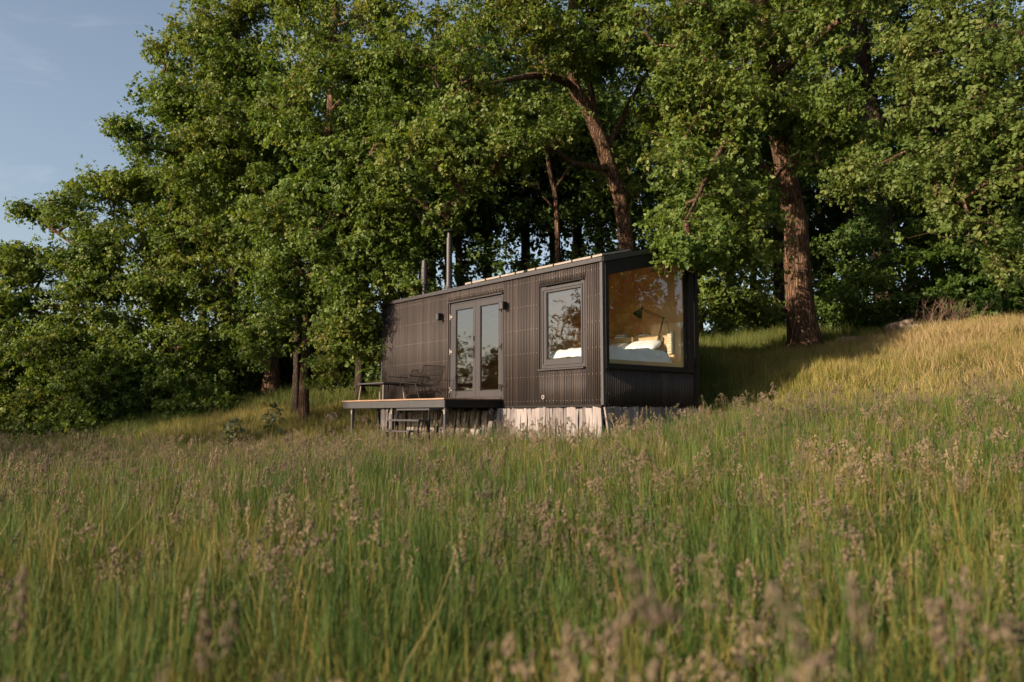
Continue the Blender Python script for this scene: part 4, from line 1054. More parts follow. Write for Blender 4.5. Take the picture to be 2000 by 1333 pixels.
# nearer maple hanging in from the right
b0 = foot(2180, 12.6); b0[2] -= .1
make_tree('maple_tree', 'pale-leaved maple reaching in from the right edge, nearest of the trees', 'tree', b0,
  [[(*b0, .26), *px_path([(2170,560,12.8,.22),(2150,400,13.0,.20),(2120,250,13.2,.17),(2090,100,13.3,.14),(2070,-60,13.4,.10),(2060,-220,13.4,.04)])],
   px_path([(2150,400,13.0,.07),(2050,330,12.9,.05),(1960,340,13.0,.035),(1880,390,13.2,.02)]),
   px_path([(2125,280,13.2,.08),(2010,200,12.9,.05),(1900,190,13.2,.035),(1800,240,13.8,.02)]),
   px_path([(2100,150,13.3,.08),(1990,60,13.0,.05),(1880,50,13.2,.03)]),
   px_path([(1900,190,13.2,.03),(1780,290,14.4,.022),(1690,330,15.2,.015)])],
  [Bl(1960,60,12.6,.8,.9,.75,84), Bl(1860,60,13.0,.75,.8,.6,67), Bl(1780,70,13.6,.6,.7,.5,43), Bl(1930,180,12.6,.75,.8,.6,73), Bl(1830,180,13.2,.7,.7,.5,55), Bl(1990,270,12.3,.65,.7,.6,63), Bl(1880,300,12.9,.7,.7,.55,63), Bl(1780,290,13.8,.7,.7,.5,53), Bl(1700,330,14.8,.6,.6,.35,35), Bl(1650,365,15.3,.35,.4,.25,16), Bl(1960,400,12.6,.55,.6,.5,48), Bl(1860,400,13.2,.6,.6,.35,36), Bl(1990,500,12.6,.4,.45,.35,23), Bl(1990,-60,12.8,1.1,1.1,.6,75), Bl(2080,120,12.8,1.0,1.0,1.2,84), Bl(2090,330,12.6,.9,.9,.9,67), Bl(1860,-60,13.2,1.0,1.0,.6,58), Bl(1760,360,14.2,.5,.5,.3,25)],
  707, 'maple_leaf', per=34, size=.078, spread=.27, leaf=LEAF_OAK, gap=.6, tip=.004, extra=.6, sag=.5)

# layered hazel on the bank
b0 = foot(1775, 20.5); b0[2] -= .05
make_tree('hazel_bush', 'hazel with flat layered bright leaves on the bank right of the furrowed trunk', 'bush', b0,
  [[(*b0, .05), *px_path([(1772,600,20.5,.045),(1765,560,20.4,.035),(1750,520,20.2,.02)])],
   px_path([(1770,590,20.5,.035),(1720,560,19.9,.025),(1660,560,19.4,.012)]),
   px_path([(1768,570,20.4,.035),(1840,520,20.0,.025),(1900,500,19.8,.012)]),
   px_path([(1774,610,20.5,.03),(1860,570,20,.02),(1940,560,19.7,.012)])],
  [Bl(1700,550,19.6,.75,.7,.14,60), Bl(1640,572,19.3,.5,.5,.12,34), Bl(1760,515,19.9,.9,.7,.16,64), Bl(1850,505,19.8,.9,.7,.2,70), Bl(1930,520,19.7,.8,.7,.3,64), Bl(1880,560,19.7,.8,.7,.2,60), Bl(1760,590,20,.6,.6,.2,38), Bl(1700,480,20,.6,.6,.16,36), Bl(1820,450,19.9,.9,.7,.25,60), Bl(1960,590,19.6,.6,.6,.3,46), Bl(1680,600,20.6,.5,.5,.25,28)],
  808, 'hazel_leaf', bark='bark_dark', per=22, size=.10, spread=.27, flat=.22, gap=.1, tip=.003, shell=1.8, wob=.12, vert=1.0)

# background oaks: two kinds, copied into the depth of the wood
def generic(name, label, seed, h, rad_, crown, lean, mat, cat='tree', per=26, size=.15, spread=.5, x=0, y=0, group=None, z=None):
    base = np.array([x, y, gz(x, y) - .15 if z is None else z])
    tr = [[(*(base+np.array([lean*t*t*h + .15*math.sin(3*t+seed), .1*math.sin(4*t+2*seed), t*h])), rad_*(1-.85*t)+.02) for t in np.linspace(0, 1, 9)]]
    bl = [(base+np.array([cx+lean*(cz/h)**2*h, cy_, cz]), (rx, ry, rz), n) for cx, cy_, cz, rx, ry, rz, n in crown]
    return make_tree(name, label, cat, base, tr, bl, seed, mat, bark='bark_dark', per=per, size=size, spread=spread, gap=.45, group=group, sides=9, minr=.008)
WOOD = 'slender trees in the dark wood behind'
GL = 'slender dark tree standing deep in the wood behind the front oaks'
p1 = generic('forest_tree', GL, 11, 11.0, .17, [(0,0,10.3,1.8,1.8,1.4,110),(1.2,.4,8.4,1.7,1.7,1.1,110),(-1.3,-.4,7.6,1.7,1.7,1.1,110),(.2,1.2,6.3,1.7,1.5,1.0,80),(-.4,-1.3,5.4,1.6,1.4,.8,70),(1.4,-.6,5.2,1.2,1.2,.6,50),(-1.5,.5,4.2,1.0,1.0,.5,36)], .03, 'oak_leaf_far', x=-3.0, y=27.0, group=WOOD)
p2 = generic('forest_tree', GL, 23, 12.5, .2, [(0,0,11.6,2.2,2.2,1.6,140),(1.6,.2,9.2,1.9,1.9,1.2,120),(-1.6,.3,8.6,1.9,1.9,1.2,120),(.3,-1.5,7.4,1.8,1.6,1.0,90),(-.5,1.4,6.6,1.6,1.5,.9,70),(1.9,-.5,6.0,1.1,1.1,.5,36)], -.02, 'oak_leaf_far', x=2.5, y=28.0, group=WOOD)
br = random.Random(5)
spots = [(575,21.6,.48,1),(490,27,1,0),(450,29,1.05,1),(712,23.2,.8,0),(640,28,1.1,1),(770,29,1.0,0),(832,26,1,1),(896,25,.9,0),(960,30,1.1,1),(1020,27,1.05,0),(1085,29,1,1),(1130,27,.95,0),
         (1300,26,1,1),(1372,24.5,.85,0),(1430,30,1,1),(1475,34,1,0),(1520,29,1.05,1),(1620,33,1.1,0),(1665,28,.95,1),(1790,29,1,0),(1840,34,1.1,1),(1890,27,.9,0),(1945,31,1,1),(1985,25,.9,0),(2050,28,1,1),(2140,26,1,0),
         (400,32,1.15,0),(340,30,1.0,1),(560,34,1.2,0),(700,36,1.2,1),(880,36,1.2,0),(1180,35,1.2,1),(1240,38,1.2,0),(1360,38,1.15,1),(1560,40,1.1,0),(1720,40,1.1,1),(2000,40,1.1,0)]
def wood_label(px):
    if px < 480: return 'slender dark tree standing deep in the wood behind the broad left oaks'
    if px < 745: return 'slender dark tree standing in the wood left of the cabin'
    if px < 960: return 'slender dark tree in the wood behind the cabin chimneys'
    if px < 1340: return 'slender dark tree in the wood behind the solar panels on the roof'
    if px < 1560: return 'slender dark tree in the wood between the cabin and the big oak'
    if px < 1800: return 'slender dark tree in the wood just right of the big oak'
    return 'slender dark tree in the wood behind the crest at the right edge'
for (px, Y, sc_, k) in spots:
    f_ = foot(px, Y); f_[2] -= .15
    lab = wood_label(px)
    copy_thing(p1 if k == 0 else p2, f_, br.uniform(0, 6.28), sc_*br.uniform(.92, 1.08), lab, lab.replace('slender dark tree', 'trees').replace(' standing', ''))
p1['label'] = wood_label(830); p1['group'] = 'trees in the wood behind the cabin chimneys'
p2['label'] = wood_label(1138); p2['group'] = 'trees in the wood behind the solar panels on the roof'
# far wood at the left horizon and the trees across the meadow that the panes mirror
for (x, y, sc_, k, lab) in ((-40.5,62,1.05,0,'far dark tree on the horizon at the left edge'),(-44,66,1.1,1,'far dark tree on the horizon at the left edge'),(-39.5,66,.95,1,'far dark tree on the horizon at the left edge'),(-47,70,1.2,0,'far dark tree on the horizon at the left edge')):
    copy_thing(p1 if k == 0 else p2, (x, y, gz(x, y)-.2), br.uniform(0, 6), sc_, lab, 'far trees on the left horizon')
FIELD = 'trees across the meadow mirrored in the panes'
for (x, y, sc_, k) in ((-34,23,0.60,0),(-38,27,.66,1),(-44,24,.70,0),(-36,17.5,0.78,1),(-41,14,0.88,0),(-35,11,0.71,1),(-43,19,0.94,1),(-50,20,.8,1),(-40,8,0.78,0),(-37,31,.66,1),(-32,27.5,.56,0),(-33,14.5,0.71,0),(-55,28,.8,1)):
    copy_thing(p1 if k == 0 else p2, (x, y, gz(x, y)-.2), br.uniform(0, 6), sc_, 'tree across the meadow, mirrored in the cabin panes', FIELD)
for (x, y, sc_, k) in ((-27.5,-11.6,.92,0),(-23.9,-16.2,.95,1),(-20.6,-19.6,.98,0),(-27.0,5.8,1.0,1),(-30,9.3,.95,1),(-14,-16,.8,0),(13,-12,1.0,0),(18,-8,1.0,1)):
    copy_thing(p1 if k == 0 else p2, (x, y, gz(x, y)-.2), br.uniform(0, 6.28), sc_, 'tree beyond the near edge of the meadow, shading the tall grass', 'trees shading the meadow')
for (x, y, sc_, k) in ((15,13.5,.8,1),(17.5,16,.9,0),(18,10.5,.85,0),(21,13,1.0,1),(16.5,18.5,.9,1),(22,17,1.0,0),(20,7.5,.8,1),(25,11,1.0,0),(19.5,21,1.0,1),(26,15,1.0,1),(16,12,1.15,1),(23,13.2,1.2,1),(24,9,1.1,0)):
    copy_thing(p1 if k == 0 else p2, (x, y, gz(x, y)-.2), br.uniform(0, 6.28), sc_, 'tree on the bank past the right edge, mirrored in the big window', 'trees mirrored in the big window')

# undergrowth
def bush(label, x, y, seed, crown, mat='oak_leaf_far', size=.09, per=22, spread=.26, group=None, h=1.2):
    base = np.array([x, y, gz(x, y)-.05])
    tr = [[(*(base+np.array([.05*k, 0, h*k/4])), .03*(1-k/5)) for k in range(5)]]
    bl = [(base+np.array(c[:3]), c[3:6], c[6]) for c in crown]
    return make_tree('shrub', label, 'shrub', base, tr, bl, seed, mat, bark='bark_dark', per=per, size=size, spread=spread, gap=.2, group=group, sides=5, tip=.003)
UG = 'undergrowth shrubs below the trees'
ULAB = 'leafy undergrowth shrub in the shade below the trees'
f_ = foot(1960, 19.2)
s1 = bush(ULAB, f_[0], f_[1], 31, [(0,0,.7,.8,.7,.6,46),(.6,.2,.5,.6,.5,.45,28),(-.6,0,.5,.6,.5,.4,28)], group=UG)
f_ = foot(385, 24.6)
s2 = bush(ULAB, f_[0], f_[1], 37, [(0,0,.9,.8,.8,.8,56),(.5,.3,.5,.6,.5,.5,30),(-.5,.2,1.2,.6,.5,.5,30)], group=UG, h=1.6)
for (px, Y, sc_, k) in ((1900,21.5,.8,0),(2010,18.5,1.0,1),(1830,22.5,.8,1),(1690,23.5,.75,0),(1640,24.5,.7,1),(1450,24,.8,0),(1405,25,.7,1),(1500,25.5,.9,1),(1560,26,.9,0),(1740,25.5,.9,0),(1780,24,.9,1),(1870,25,1.0,0),(1930,24,1.0,1),(1990,23,1.0,0),
                        (320,26,1.0,0),(250,26,1.0,1),(430,24.5,.8,0),(470,26,.9,1),(120,25.5,1.2,0),(20,25.5,1.2,1),(-60,25,1.3,0),(180,27,1.5,1),(60,28,1.7,0),(-20,28,1.7,1),(500,29,1.2,0),(560,28,1.1,1),(660,27,1.1,1),(440,27,1.2,1),(740,26,1.0,0),(1000,25,2.0,1),(840,23.5,1.7,1),(950,24,1.9,0),(1060,24.5,1.9,0),(1150,24,2.0,1),(1260,25,1.8,1),(1330,24.5,1.5,0),(800,25,2.0,0),(900,25,1.2,0),(1100,25,1.2,0),(1280,25,1.0,1)):
    f_ = foot(px, Y)
    lab = 'leafy undergrowth shrub in the shade ' + ('below the broad left oaks' if px < 480 else 'left of the cabin' if px < 745 else 'behind the cabin' if px < 1340 else 'between the cabin and the big oak' if px < 1573 else 'right of the big oak' if px < 1800 else 'on the crest at the right edge')
    copy_thing(s1 if k == 0 else s2, f_, br.uniform(0, 6.28), sc_*br.uniform(.85, 1.2), lab, lab.replace('leafy undergrowth shrub', 'shrubs'))
s1['label'] = 'leafy undergrowth shrub in the shade on the crest at the right edge'; s1['group'] = 'shrubs in the shade on the crest at the right edge'
s2['label'] = 'leafy undergrowth shrub in the shade below the broad left oaks'; s2['group'] = 'shrubs in the shade below the broad left oaks'
f_ = foot(1655, 21.4)
CL = 'bright leafy shrub on the crest of the bank right of the furrowed oak'
s3 = bush(CL, f_[0], f_[1], 41, [(0,0,.8,.8,.7,.5,60),(.6,-.2,.5,.6,.5,.35,36),(-.6,0,.6,.6,.5,.4,36),(.1,0,1.3,.6,.5,.4,34)], mat='hazel_leaf', size=.085, per=26, group='bright shrubs on the crest', h=1.5)
for (px, Y, sc_) in ((300,28.5,2.2),(360,28,2.0),(420,28.5,2.1),(470,29,2.0),(520,30,2.3),(240,29,2.2),(180,30,2.4),(560,31,2.3),(620,30,2.2),(680,31,2.3),(110,31,2.6)):
    copy_thing(s3, foot(px, Y), br.uniform(0, 6.28), sc_, 'tall understorey shrub filling the gap behind the broad left oak trunks', 'understorey shrubs behind the left oaks')
for (px, Y, sc_) in ((1720,22.2,1.1),(1835,21.2,1.15),(1900,20.4,1.2),(1950,20.2,1.3),(2010,19.6,1.3),(1780,22.4,1.3),(1870,22.5,1.5),(1600,23.5,1.0),(1500,23.6,.8),(1420,23.4,.7),(1985,22,1.7)):
    copy_thing(s3, foot(px, Y), br.uniform(0, 6.28), sc_, CL if px > 1580 else 'bright leafy shrub on the crest between the cabin and the furrowed oak', 'bright shrubs on the crest' if px > 1580 else 'bright shrubs between cabin and oak')
for (x, y, sc_) in ((14.2,14.2,1.9),(15.5,12.6,2.2),(17,11,2.3),(21,11.5,2.6)):
    copy_thing(s3, (x, y, gz(x, y)-.1), br.uniform(0, 6.28), sc_, 'tall leafy shrub past the right edge, mirrored in the big window', 'shrubs mirrored in the big window')
b0 = foot(1092, 24.0)
make_tree('slender_tree', 'pale thin trunk in the gap above the cabin roof, left of the bent oak', 'tree', b0,
  [[(*b0, .10), *px_path([(1090,520,24,.09),(1088,440,24,.085),(1084,380,24,.08),(1074,335,24,.07),(1066,280,24,.05),(1060,200,24,.03)])], px_path([(1083,370,24,.05),(1110,330,23.8,.035),(1122,300,23.7,.02)]), px_path([(1086,410,24,.04),(1062,385,23.8,.025),(1050,360,23.6,.015)])],
  [Bl(1062,270,23.8,.8,.8,.5,40), Bl(1130,300,23.6,.6,.6,.4,26), Bl(1040,350,23.6,.5,.5,.3,18)], 909, 'oak_leaf', per=30, size=.09, spread=.32, group=None, sides=8)
# dry thicket
f_ = foot(1850, 18.8)
dt = thing('thicket', 'tangle of bare reddish-brown twigs on the crest of the bank', 'thicket', f_)
b = MB(); rr = random.Random(4)
for i in range(70):
    x = rr.uniform(-.75, .75); y = rr.uniform(-.3, .3); hgt = rr.uniform(.25, .8); lx = rr.gauss(0, .35); ly = rr.gauss(0, .2)
    b.tube([(x, y, -.1), (x+lx*.4, y+ly*.4, hgt*.5), (x+lx, y+ly, hgt)], [.012, .009, .004], 4)
    for j in range(2):
        t = rr.uniform(.4, .9); q = Vector((x+lx*t, y+ly*t, hgt*t)); b.tube([q, q+Vector((rr.gauss(0, .18), rr.gauss(0, .12), rr.uniform(.02, .25)))], [.006, .002], 3)
b.build('twig', M['twig'], dt)['kind'] = 'stuff'

# silvery herbs
def herb(label, px, Y, h, seed):
    f_ = foot(px, Y); r_ = np.random.default_rng(seed)
    t = thing('mullein', label, 'plant', f_, 0, 'silvery herbs on the bank')
    n = 22; th = r_.uniform(0, 6.28, n); zz = np.sort(r_.uniform(.05, 1, n))
    cent = np.stack([np.cos(th)*.10*(1.15-zz), np.sin(th)*.10*(1.15-zz), zz*h], -1); out = np.stack([np.cos(th), np.sin(th), .5*np.ones(n)], -1)
    v, f, ti = leaves_np(cent, out, 6, .085, .06, .7, r_, LEAF_KITE)
    tag(mesh_np('foliage', v, [f], M['silver_leaf'], t, {'tint': ti}), kind='stuff')
    b = MB(); b.tube([(0,0,-.05),(.01,0,h*.5),(0,0,h)], [.012,.01,.004], 5); b.build('stem', M['silver_leaf'], t)
herb('silvery herb in the shade, nearer the deck of the two on the left bank', 537, 19.3, .75, 1)
herb('silvery herb in the shade, farther left of the two on the left bank', 463, 18.6, .55, 2)

# stones
def stone(label, px, Y, sx, sy, sz, seed, group='stones on the bank'):
    f_ = foot(px, Y)
    bm = bmesh.new(); bmesh.ops.create_icosphere(bm, subdivisions=4, radius=1)
    for v in bm.verts:
        n_ = mnoise.noise(v.co*1.3+Vector((seed, 0, 0)))*.38 + mnoise.noise(v.co*3.1+Vector((0, seed, 0)))*.16 + mnoise.noise(v.co*8+Vector((0, seed, 0)))*.05
        v.co = v.co*(1+n_); v.co = Vector((v.co.x*sx, v.co.y*sy, max(v.co.z, -.4)*sz))
    me = bpy.data.meshes.new('stone'); bm.to_mesh(me); bm.free(); me.materials.append(M['stone'])
    o = bpy.data.objects.new('stone', me); C.objects.link(o); o.location = (f_[0], f_[1], f_[2]+sz*.25)
    tag(o, label, 'stone', group)
stone('large brown boulder on the crest of the bank, right of the big oak', 1775, 19.0, .46, .36, .34, 3)
stone('low mossy stone half sunk in the shaded bank beside the big oak', 1660, 19.2, .46, .36, .16, 8)
stone('small stone in the sunlit grass left of the deck', 653, 20.6, .22, .2, .16, 5)
stone('small stone seen between the deck posts', 708, 20.2, .24, .2, .17, 14)
# ------------------------------------------------------------------ grass
PROTO = {}
def proto_collection(key, objs):
    """sources of the scattered tufts, kept out of the scene's own collection"""
    col = bpy.data.collections.new(key)
    for o in objs:
        C.objects.unlink(o); col.objects.link(o)
    PROTO[key] = col
    return col

def blades_mesh(name, mat, seed, n, rad, h0, h1, wid, lean, segs=3, droop=.35):
    r = np.random.default_rng(seed)
    th = r.uniform(0, 2*np.pi, n); rr = rad*np.sqrt(r.random(n))
    base = np.stack([np.cos(th)*rr, np.sin(th)*rr, np.full(n, -.04)], -1)
    h = r.uniform(h0, h1, n); az = r.uniform(0, 2*np.pi, n); ln = np.abs(r.normal(0, lean, n))
    d = np.stack([np.cos(az), np.sin(az), 0*az], -1); fa = r.uniform(0, 2*np.pi, n); sd = np.stack([np.cos(fa), np.sin(fa), 0*fa], -1)
    V = []; 
    for k in range(segs+1):
        t = k/segs
        p = base + d*(ln*h)[:, None]*(t**1.8) + np.array([0, 0, 1])*(h*(t - droop*ln*t**3))[:, None]
        w = (wid*r.uniform(.7, 1.3, n)*(1-t**1.5) + .0006)[:, None]
        V += [p - sd*w, p + sd*w]
    V = np.stack(V, 1).reshape(-1, 3)
    F = []
    for k in range(segs): F.append(np.arange(n)[:, None]*(2*(segs+1)) + np.array([[2*k, 2*k+1, 2*k+3, 2*k+2]]))
    tint = np.repeat(r.random(n), 2*(segs+1))
    return mesh_np(name, V, [np.vstack(F)], mat, None, {'tint': tint})

OCT = (np.array([[0,0,-1],[1,0,-.1],[0,1,-.1],[-1,0,-.1],[0,-1,-.1],[0,0,1.0]]), np.array([[0,2,1],[0,3,2],[0,4,3],[0,1,4],[5,1,2],[5,2,3],[5,3,4],[5,4,1]]))
def heads_mesh(name, seed, nst, rad, h0, h1, style):
    """flowering stems: cocksfoot (clustered lumps), fog (soft spike) or bent (airy panicle)"""
    r = np.random.default_rng(seed)
    SV = []; SF = []; so = 0; HV = []; HF = []; HT = []; ho = 0; ST = []
    for i in range(nst):
        th = r.uniform(0, 6.28); q = rad*math.sqrt(r.random()); b0 = np.array([math.cos(th)*q, math.sin(th)*q, -.03])
        h = r.uniform(h0, h1); az = r.uniform(0, 6.28); ln = abs(r.normal(0, .10)); d = np.array([math.cos(az), math.sin(az), 0])
        pth = lambda t: b0 + d*ln*h*t**2 + np.array([0, 0, h*(t-.3*ln*t**3)])
        K_ = 4; ring = []
        for k in range(K_+1):
            t = k/K_; w = .0022*(1-.5*t)
            for a in (0, 2.09, 4.19): ring.append(pth(t) + w*np.array([math.cos(a), math.sin(a), 0]))
        SV += ring; ST += [r.random()]*len(ring)
        for k in range(K_):
            for a in range(3): SF.append((so+3*k+a, so+3*k+(a+1) % 3, so+3*k+3+(a+1) % 3, so+3*k+3+a))
        so += len(ring)
        hl = r.uniform(.09, .17); t0 = 1 - hl/h; hue = r.random()
        if style == 'cocksfoot':
            items = []
            for j in range(r.integers(5, 9)):
                u = (j+.5)/7; t = t0 + (1-t0)*min(1, u*1.05); side = r.uniform(0, 6.28); ext = (.045*max(0, 1-u)**1.2+.006)*r.uniform(.5, 1.4)
                c = pth(min(t, 1)) + np.array([math.cos(side)*ext, math.sin(side)*ext, ext*.5])
                for m in range(r.integers(4, 8)): items.append((c + r.normal(0, .009, 3), r.uniform(.0035, .006), r.uniform(.009, .014)))
        elif style == 'fog':
            items = []
            for j in range(44):
                u = r.random(); t = t0+(1-t0)*u; ww = .015*math.sin(math.pi*min(1, .12+u*.9))**.7
                a = r.uniform(0, 6.28); items.append((pth(t)+np.array([math.cos(a)*ww, math.sin(a)*ww, 0])*r.random()**.5, r.uniform(.0025, .0042), r.uniform(.008, .013)))
        else:
            items = []
            for j in range(34):
                u = r.random(); t = t0-.25*(1-t0)+(1.25*(1-t0))*u; ww = .06*(1-u)**.8*r.random()**.6+.004
                a = r.uniform(0, 6.28); items.append((pth(t)+np.array([math.cos(a)*ww, math.sin(a)*ww, ww*.6]), r.uniform(.0018, .0034), r.uniform(.006, .010)))
        for (c, w, l) in items:
            ax = np.array([r.normal(0, .5), r.normal(0, .5), 1.]); ax /= np.linalg.norm(ax); s1 = np.cross(ax, [0.3, 1, .1]); s1 /= np.linalg.norm(s1); s2 = np.cross(ax, s1)
            HV.append(c + OCT[0][:, :1]*s1*w + OCT[0][:, 1:2]*s2*w + OCT[0][:, 2:3]*ax*l); HF.append(OCT[1]+ho); ho += 6
            HT += [min(1, max(0, .65*hue + .45*r.random()))]*6
    V = np.vstack([np.array(SV)] + HV); F3 = np.vstack(HF) + len(SV)
    me_o = mesh_np(name, V, [np.array(SF), F3], M['blade'], None, {'tint': np.concatenate([.55+.45*np.array(ST), HT])})
    me = me_o.data; me.materials.append(M['seed'])
    mi = np.concatenate([np.zeros(len(SF), int), np.ones(len(F3), int)]); me.polygons.foreach_set('material_index', mi.astype(np.int32))
    return me_o

proto_collection('meadow_blades', [blades_mesh('blade_tuft', M['blade'], 50+i, 66, .13, .32, .72, .0027, .34) for i in range(6)])
proto_collection('meadow_heads', [heads_mesh('flower_stem', 70+i, 4, .13, .58, .98, ('cocksfoot','cocksfoot','fog','bent','cocksfoot','fog','bent','cocksfoot')[i]) for i in range(8)])
proto_collection('bank_blades', [blades_mesh('bank_tuft', M['dry'], 90+i, 44, .15, .10, .30, .0030, .55, segs=2) for i in range(5)])
proto_collection('path_blades', [blades_mesh('path_tuft', M['path'], 130+i, 44, .15, .12, .30, .0032, .5, segs=2) for i in range(5)])
proto_collection('shade_blades', [blades_mesh('shade_tuft', M['green_short'], 110+i, 40, .15, .14, .42, .0034, .45, segs=2) for i in range(5)])

def scatter(name, key, P, rot, scl, mat):
    me = bpy.data.meshes.new(name); me.vertices.add(len(P)); me.vertices.foreach_set('co', np.asarray(P, np.float32).ravel())
    a = me.attributes.new('turn', 'FLOAT_VECTOR', 'POINT'); a.data.foreach_set('vector', np.asarray(rot, np.float32).ravel())
    a = me.attributes.new('size', 'FLOAT', 'POINT'); a.data.foreach_set('value', np.asarray(scl, np.float32))
    k = len(PROTO[key].objects)
    a = me.attributes.new('pick', 'INT', 'POINT'); a.data.foreach_set('value', np.random.default_rng(len(P)).integers(0, k, len(P)).astype(np.int32))
    o = bpy.data.objects.new(name, me); C.objects.link(o); me.materials.append(mat)
    ng = bpy.data.node_groups.new(name, 'GeometryNodeTree')
    ng.interface.new_socket('Geometry', in_out='INPUT', socket_type='NodeSocketGeometry')
    ng.interface.new_socket('Geometry', in_out='OUTPUT', socket_type='NodeSocketGeometry')
    gi = ng.nodes.new('NodeGroupInput'); go = ng.nodes.new('NodeGroupOutput'); ip = ng.nodes.new('GeometryNodeInstanceOnPoints')
    ci = ng.nodes.new('GeometryNodeCollectionInfo'); ci.inputs['Collection'].default_value = PROTO[key]
    ci.inputs['Separate Children'].default_value = True; ci.inputs['Reset Children'].default_value = True
    def na(nm, ty):
        n_ = ng.nodes.new('GeometryNodeInputNamedAttribute'); n_.data_type = ty; n_.inputs['Name'].default_value = nm
        return [s for s in n_.outputs if s.enabled and s.name == 'Attribute'][0]
    er = ng.nodes.new('FunctionNodeEulerToRotation')
    ng.links.new(gi.outputs[0], ip.inputs['Points']); ng.links.new(ci.outputs[0], ip.inputs['Instance'])
    ip.inputs['Pick Instance'].default_value = True
    ng.links.new(na('pick', 'INT'), ip.inputs['Instance Index']); ng.links.new(na('turn', 'FLOAT_VECTOR'), er.inputs[0]); ng.links.new(er.outputs[0], ip.inputs['Rotation'])
    ng.links.new(na('size', 'FLOAT'), ip.inputs['Scale']); ng.links.new(ip.outputs[0], go.inputs[0])
    m = o.modifiers.new('scatter', 'NODES'); m.node_group = ng
    tag(o, kind='stuff')
    return o

EDGE_X = np.array([-40,-14,-9,-6.5,-4.4,-3.2,1.5,3.5,4.6,6,8,10,14,40.]); EDGE_Y = np.array([22,20.3,18.0,16.9,17.0,18.2,13.45,14.9,14.0,13.0,12.3,12.0,11.5,11.])
edge = lambda x: np.interp(x, EDGE_X, EDGE_Y)
def in_cabin(x, y, m=.02):
    q = np.stack([x-C0[0], y-C0[1]], -1); w = q @ AX_W[:2]; s = q @ AX_S[:2]
    return (w > -m) & (w < Wd+m) & (s > -m-.1) & (s < L+m)
def pts_in(seed, dens, xr, yr, cond):
    r = np.random.default_rng(seed); n = int(dens*(xr[1]-xr[0])*(yr[1]-yr[0]))
    x = r.uniform(*xr, n); y = r.uniform(*yr, n); k = cond(x, y, r); x, y = x[k], y[k]
    k = ~in_cabin(x, y); x, y = x[k], y[k]
    P = np.stack([x, y, ground(x, y)], -1)
    rot = np.stack([r.normal(0, .09, len(x)), r.normal(0, .09, len(x)), r.uniform(0, 6.28, len(x))], -1)
    return P, rot, r
fan = lambda x, y, m=1.6: np.abs(x) < .72*np.maximum(y, 0)+m
fld = np.vectorize(lambda a, b: mnoise.noise(Vector((a*.45, b*.45, 3.3))))

# tall meadow
cond = lambda x, y, r: (y < edge(x)+r.normal(0, .25, len(x))) & fan(x, y) & (np.hypot(x, y) > .55) & (r.random(len(x)) < np.clip(1.5-.05*y, .5, 1))
P, rot, r = pts_in(1, 46, (-16, 16), (-.5, 21), cond)
scatter('meadow_grass', 'meadow_blades', P, rot, r.uniform(.8, 1.38, len(P))*(1-np.where((P[:, 0] > -5) & (P[:, 0] < 2.2), .22, .35)*np.clip((P[:, 1]-edge(P[:, 0])+1.2)/1.2, 0, 1)), M['blade'])
cond = lambda x, y, r: (y < edge(x)-.1+r.normal(0, .15, len(x))) & fan(x, y) & (np.hypot(x, y) > 1.0) & (r.random(len(x)) < np.clip(.36+.055*y, .36, .95)+.55*fld(x, y))
P, rot, r = pts_in(2, 18, (-16, 16), (.6, 21), cond)
scl = r.uniform(.66, 1.16, len(P))*(1-np.where((P[:, 0] > -5) & (P[:, 0] < 2.2), .16, .3)*np.clip((P[:, 1]-edge(P[:, 0])+1.5)/1.5, 0, 1))
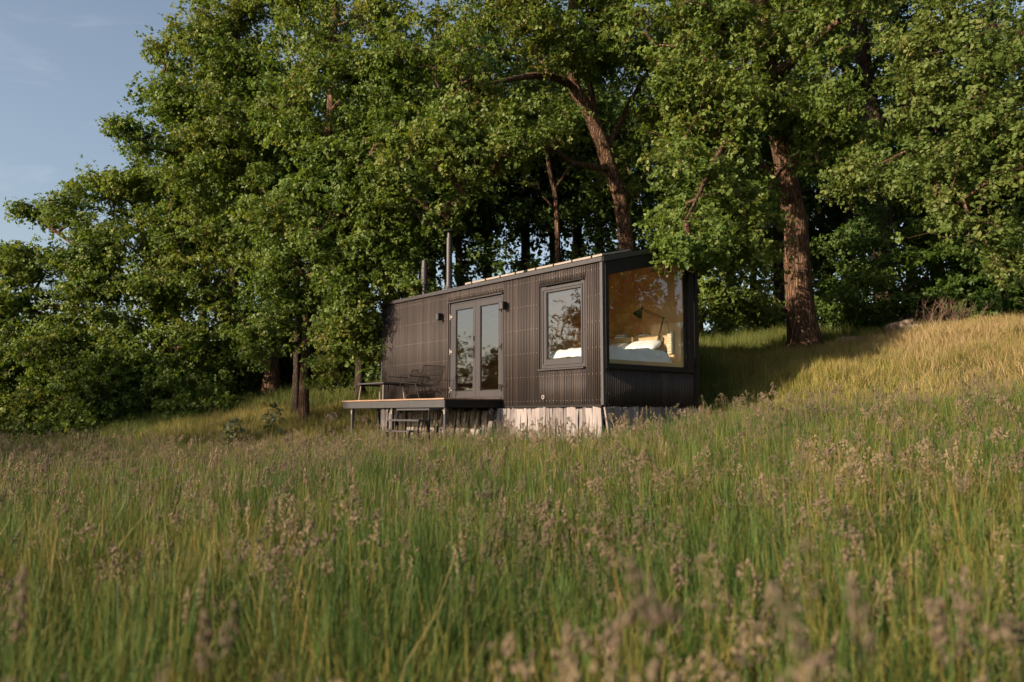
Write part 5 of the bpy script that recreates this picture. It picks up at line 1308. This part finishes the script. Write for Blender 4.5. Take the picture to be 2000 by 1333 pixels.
near = [(-.50,.80,1.36),(.16,.78,1.30),(.40,1.02,1.30),(.62,1.25,1.34),(-.12,.70,1.20),(-.80,1.05,1.45),(1.1,1.5,1.5),(.33,1.25,1.46),(-.36,1.35,1.45),(-.15,1.2,1.18),(.95,1.35,1.25),(-.85,1.3,1.2),(.05,1.55,1.22),(.75,1.75,1.3),(-.5,1.7,1.2),(1.2,1.9,1.3),(-1.2,2.0,1.25),(.45,2.1,1.3),(1.05,1.1,1.2),(-.65,1.05,1.1)]
for px, Y, s_ in ((1236,12.4,1.15),(1330,13.4,1.2),(1345,13.0,1.05),(1392,13.2,1.15),(1425,12.8,1.2),(1470,12.2,1.1),(1510,12.4,1.2),(1550,11.8,1.15),(1095,12.4,1.0),(985,13.6,1.0),(850,15.4,1.1),(815,15.6,1.15),(770,16.2,1.1),(720,16.6,1.0),(1620,11.4,1.2),(1750,10.5,1.2),(1880,9.8,1.25)):
    q = foot(px, Y); near.append((q[0], q[1], s_))
NP = np.array([(x, y, gz(x, y)) for x, y, _ in near])
P = np.vstack([P, NP]); rot = np.vstack([rot, np.stack([r.normal(0, .08, len(NP)), r.normal(0, .08, len(NP)), r.uniform(0, 6.28, len(NP))], -1)]); scl = np.concatenate([scl, [q[2] for q in near]])
scatter('meadow_flowering_grass', 'meadow_heads', P, rot*1.2, scl, M['seed'])
# short dry grass on the banks
sunny = lambda x, y: ((x > 4.6) & (y < 19.5)) | ((x < -2.2) & (y < 22.3) & (x > -9.5))
cond = lambda x, y, r: (y > edge(x)-.5) & fan(x, y, 2.5) & sunny(x+r.normal(0, .3, len(x)), y+r.normal(0, .3, len(x)))
P, rot, r = pts_in(3, 70, (-14, 17), (10.5, 23), cond)
scl = r.uniform(.55, 1.35, len(P))*(1+.55*np.clip(fld(P[:, 0]*2.2, P[:, 1]*2.2), -.6, .9)); k = r.random(len(P)) < np.where(P[:, 0] < 0, .15, np.clip((P[:, 0]-6.2)/2.4, .10, .93))
scatter('bank_grass', 'bank_blades', P[k], rot[k]*2.5, scl[k], M['dry'])
scatter('path_grass', 'path_blades', P[~k], rot[~k]*2, scl[~k], M['path'])
cond = lambda x, y, r: (y > edge(x)-.3) & fan(x, y, 2.5) & ~sunny(x+r.normal(0, .3, len(x)), y+r.normal(0, .3, len(x)))
P, rot, r = pts_in(4, 34, (-20, 20), (12, 27), cond)
scatter('wood_grass', 'shade_blades', P, rot, r.uniform(.7, 1.35, len(P)), M['green_short'])
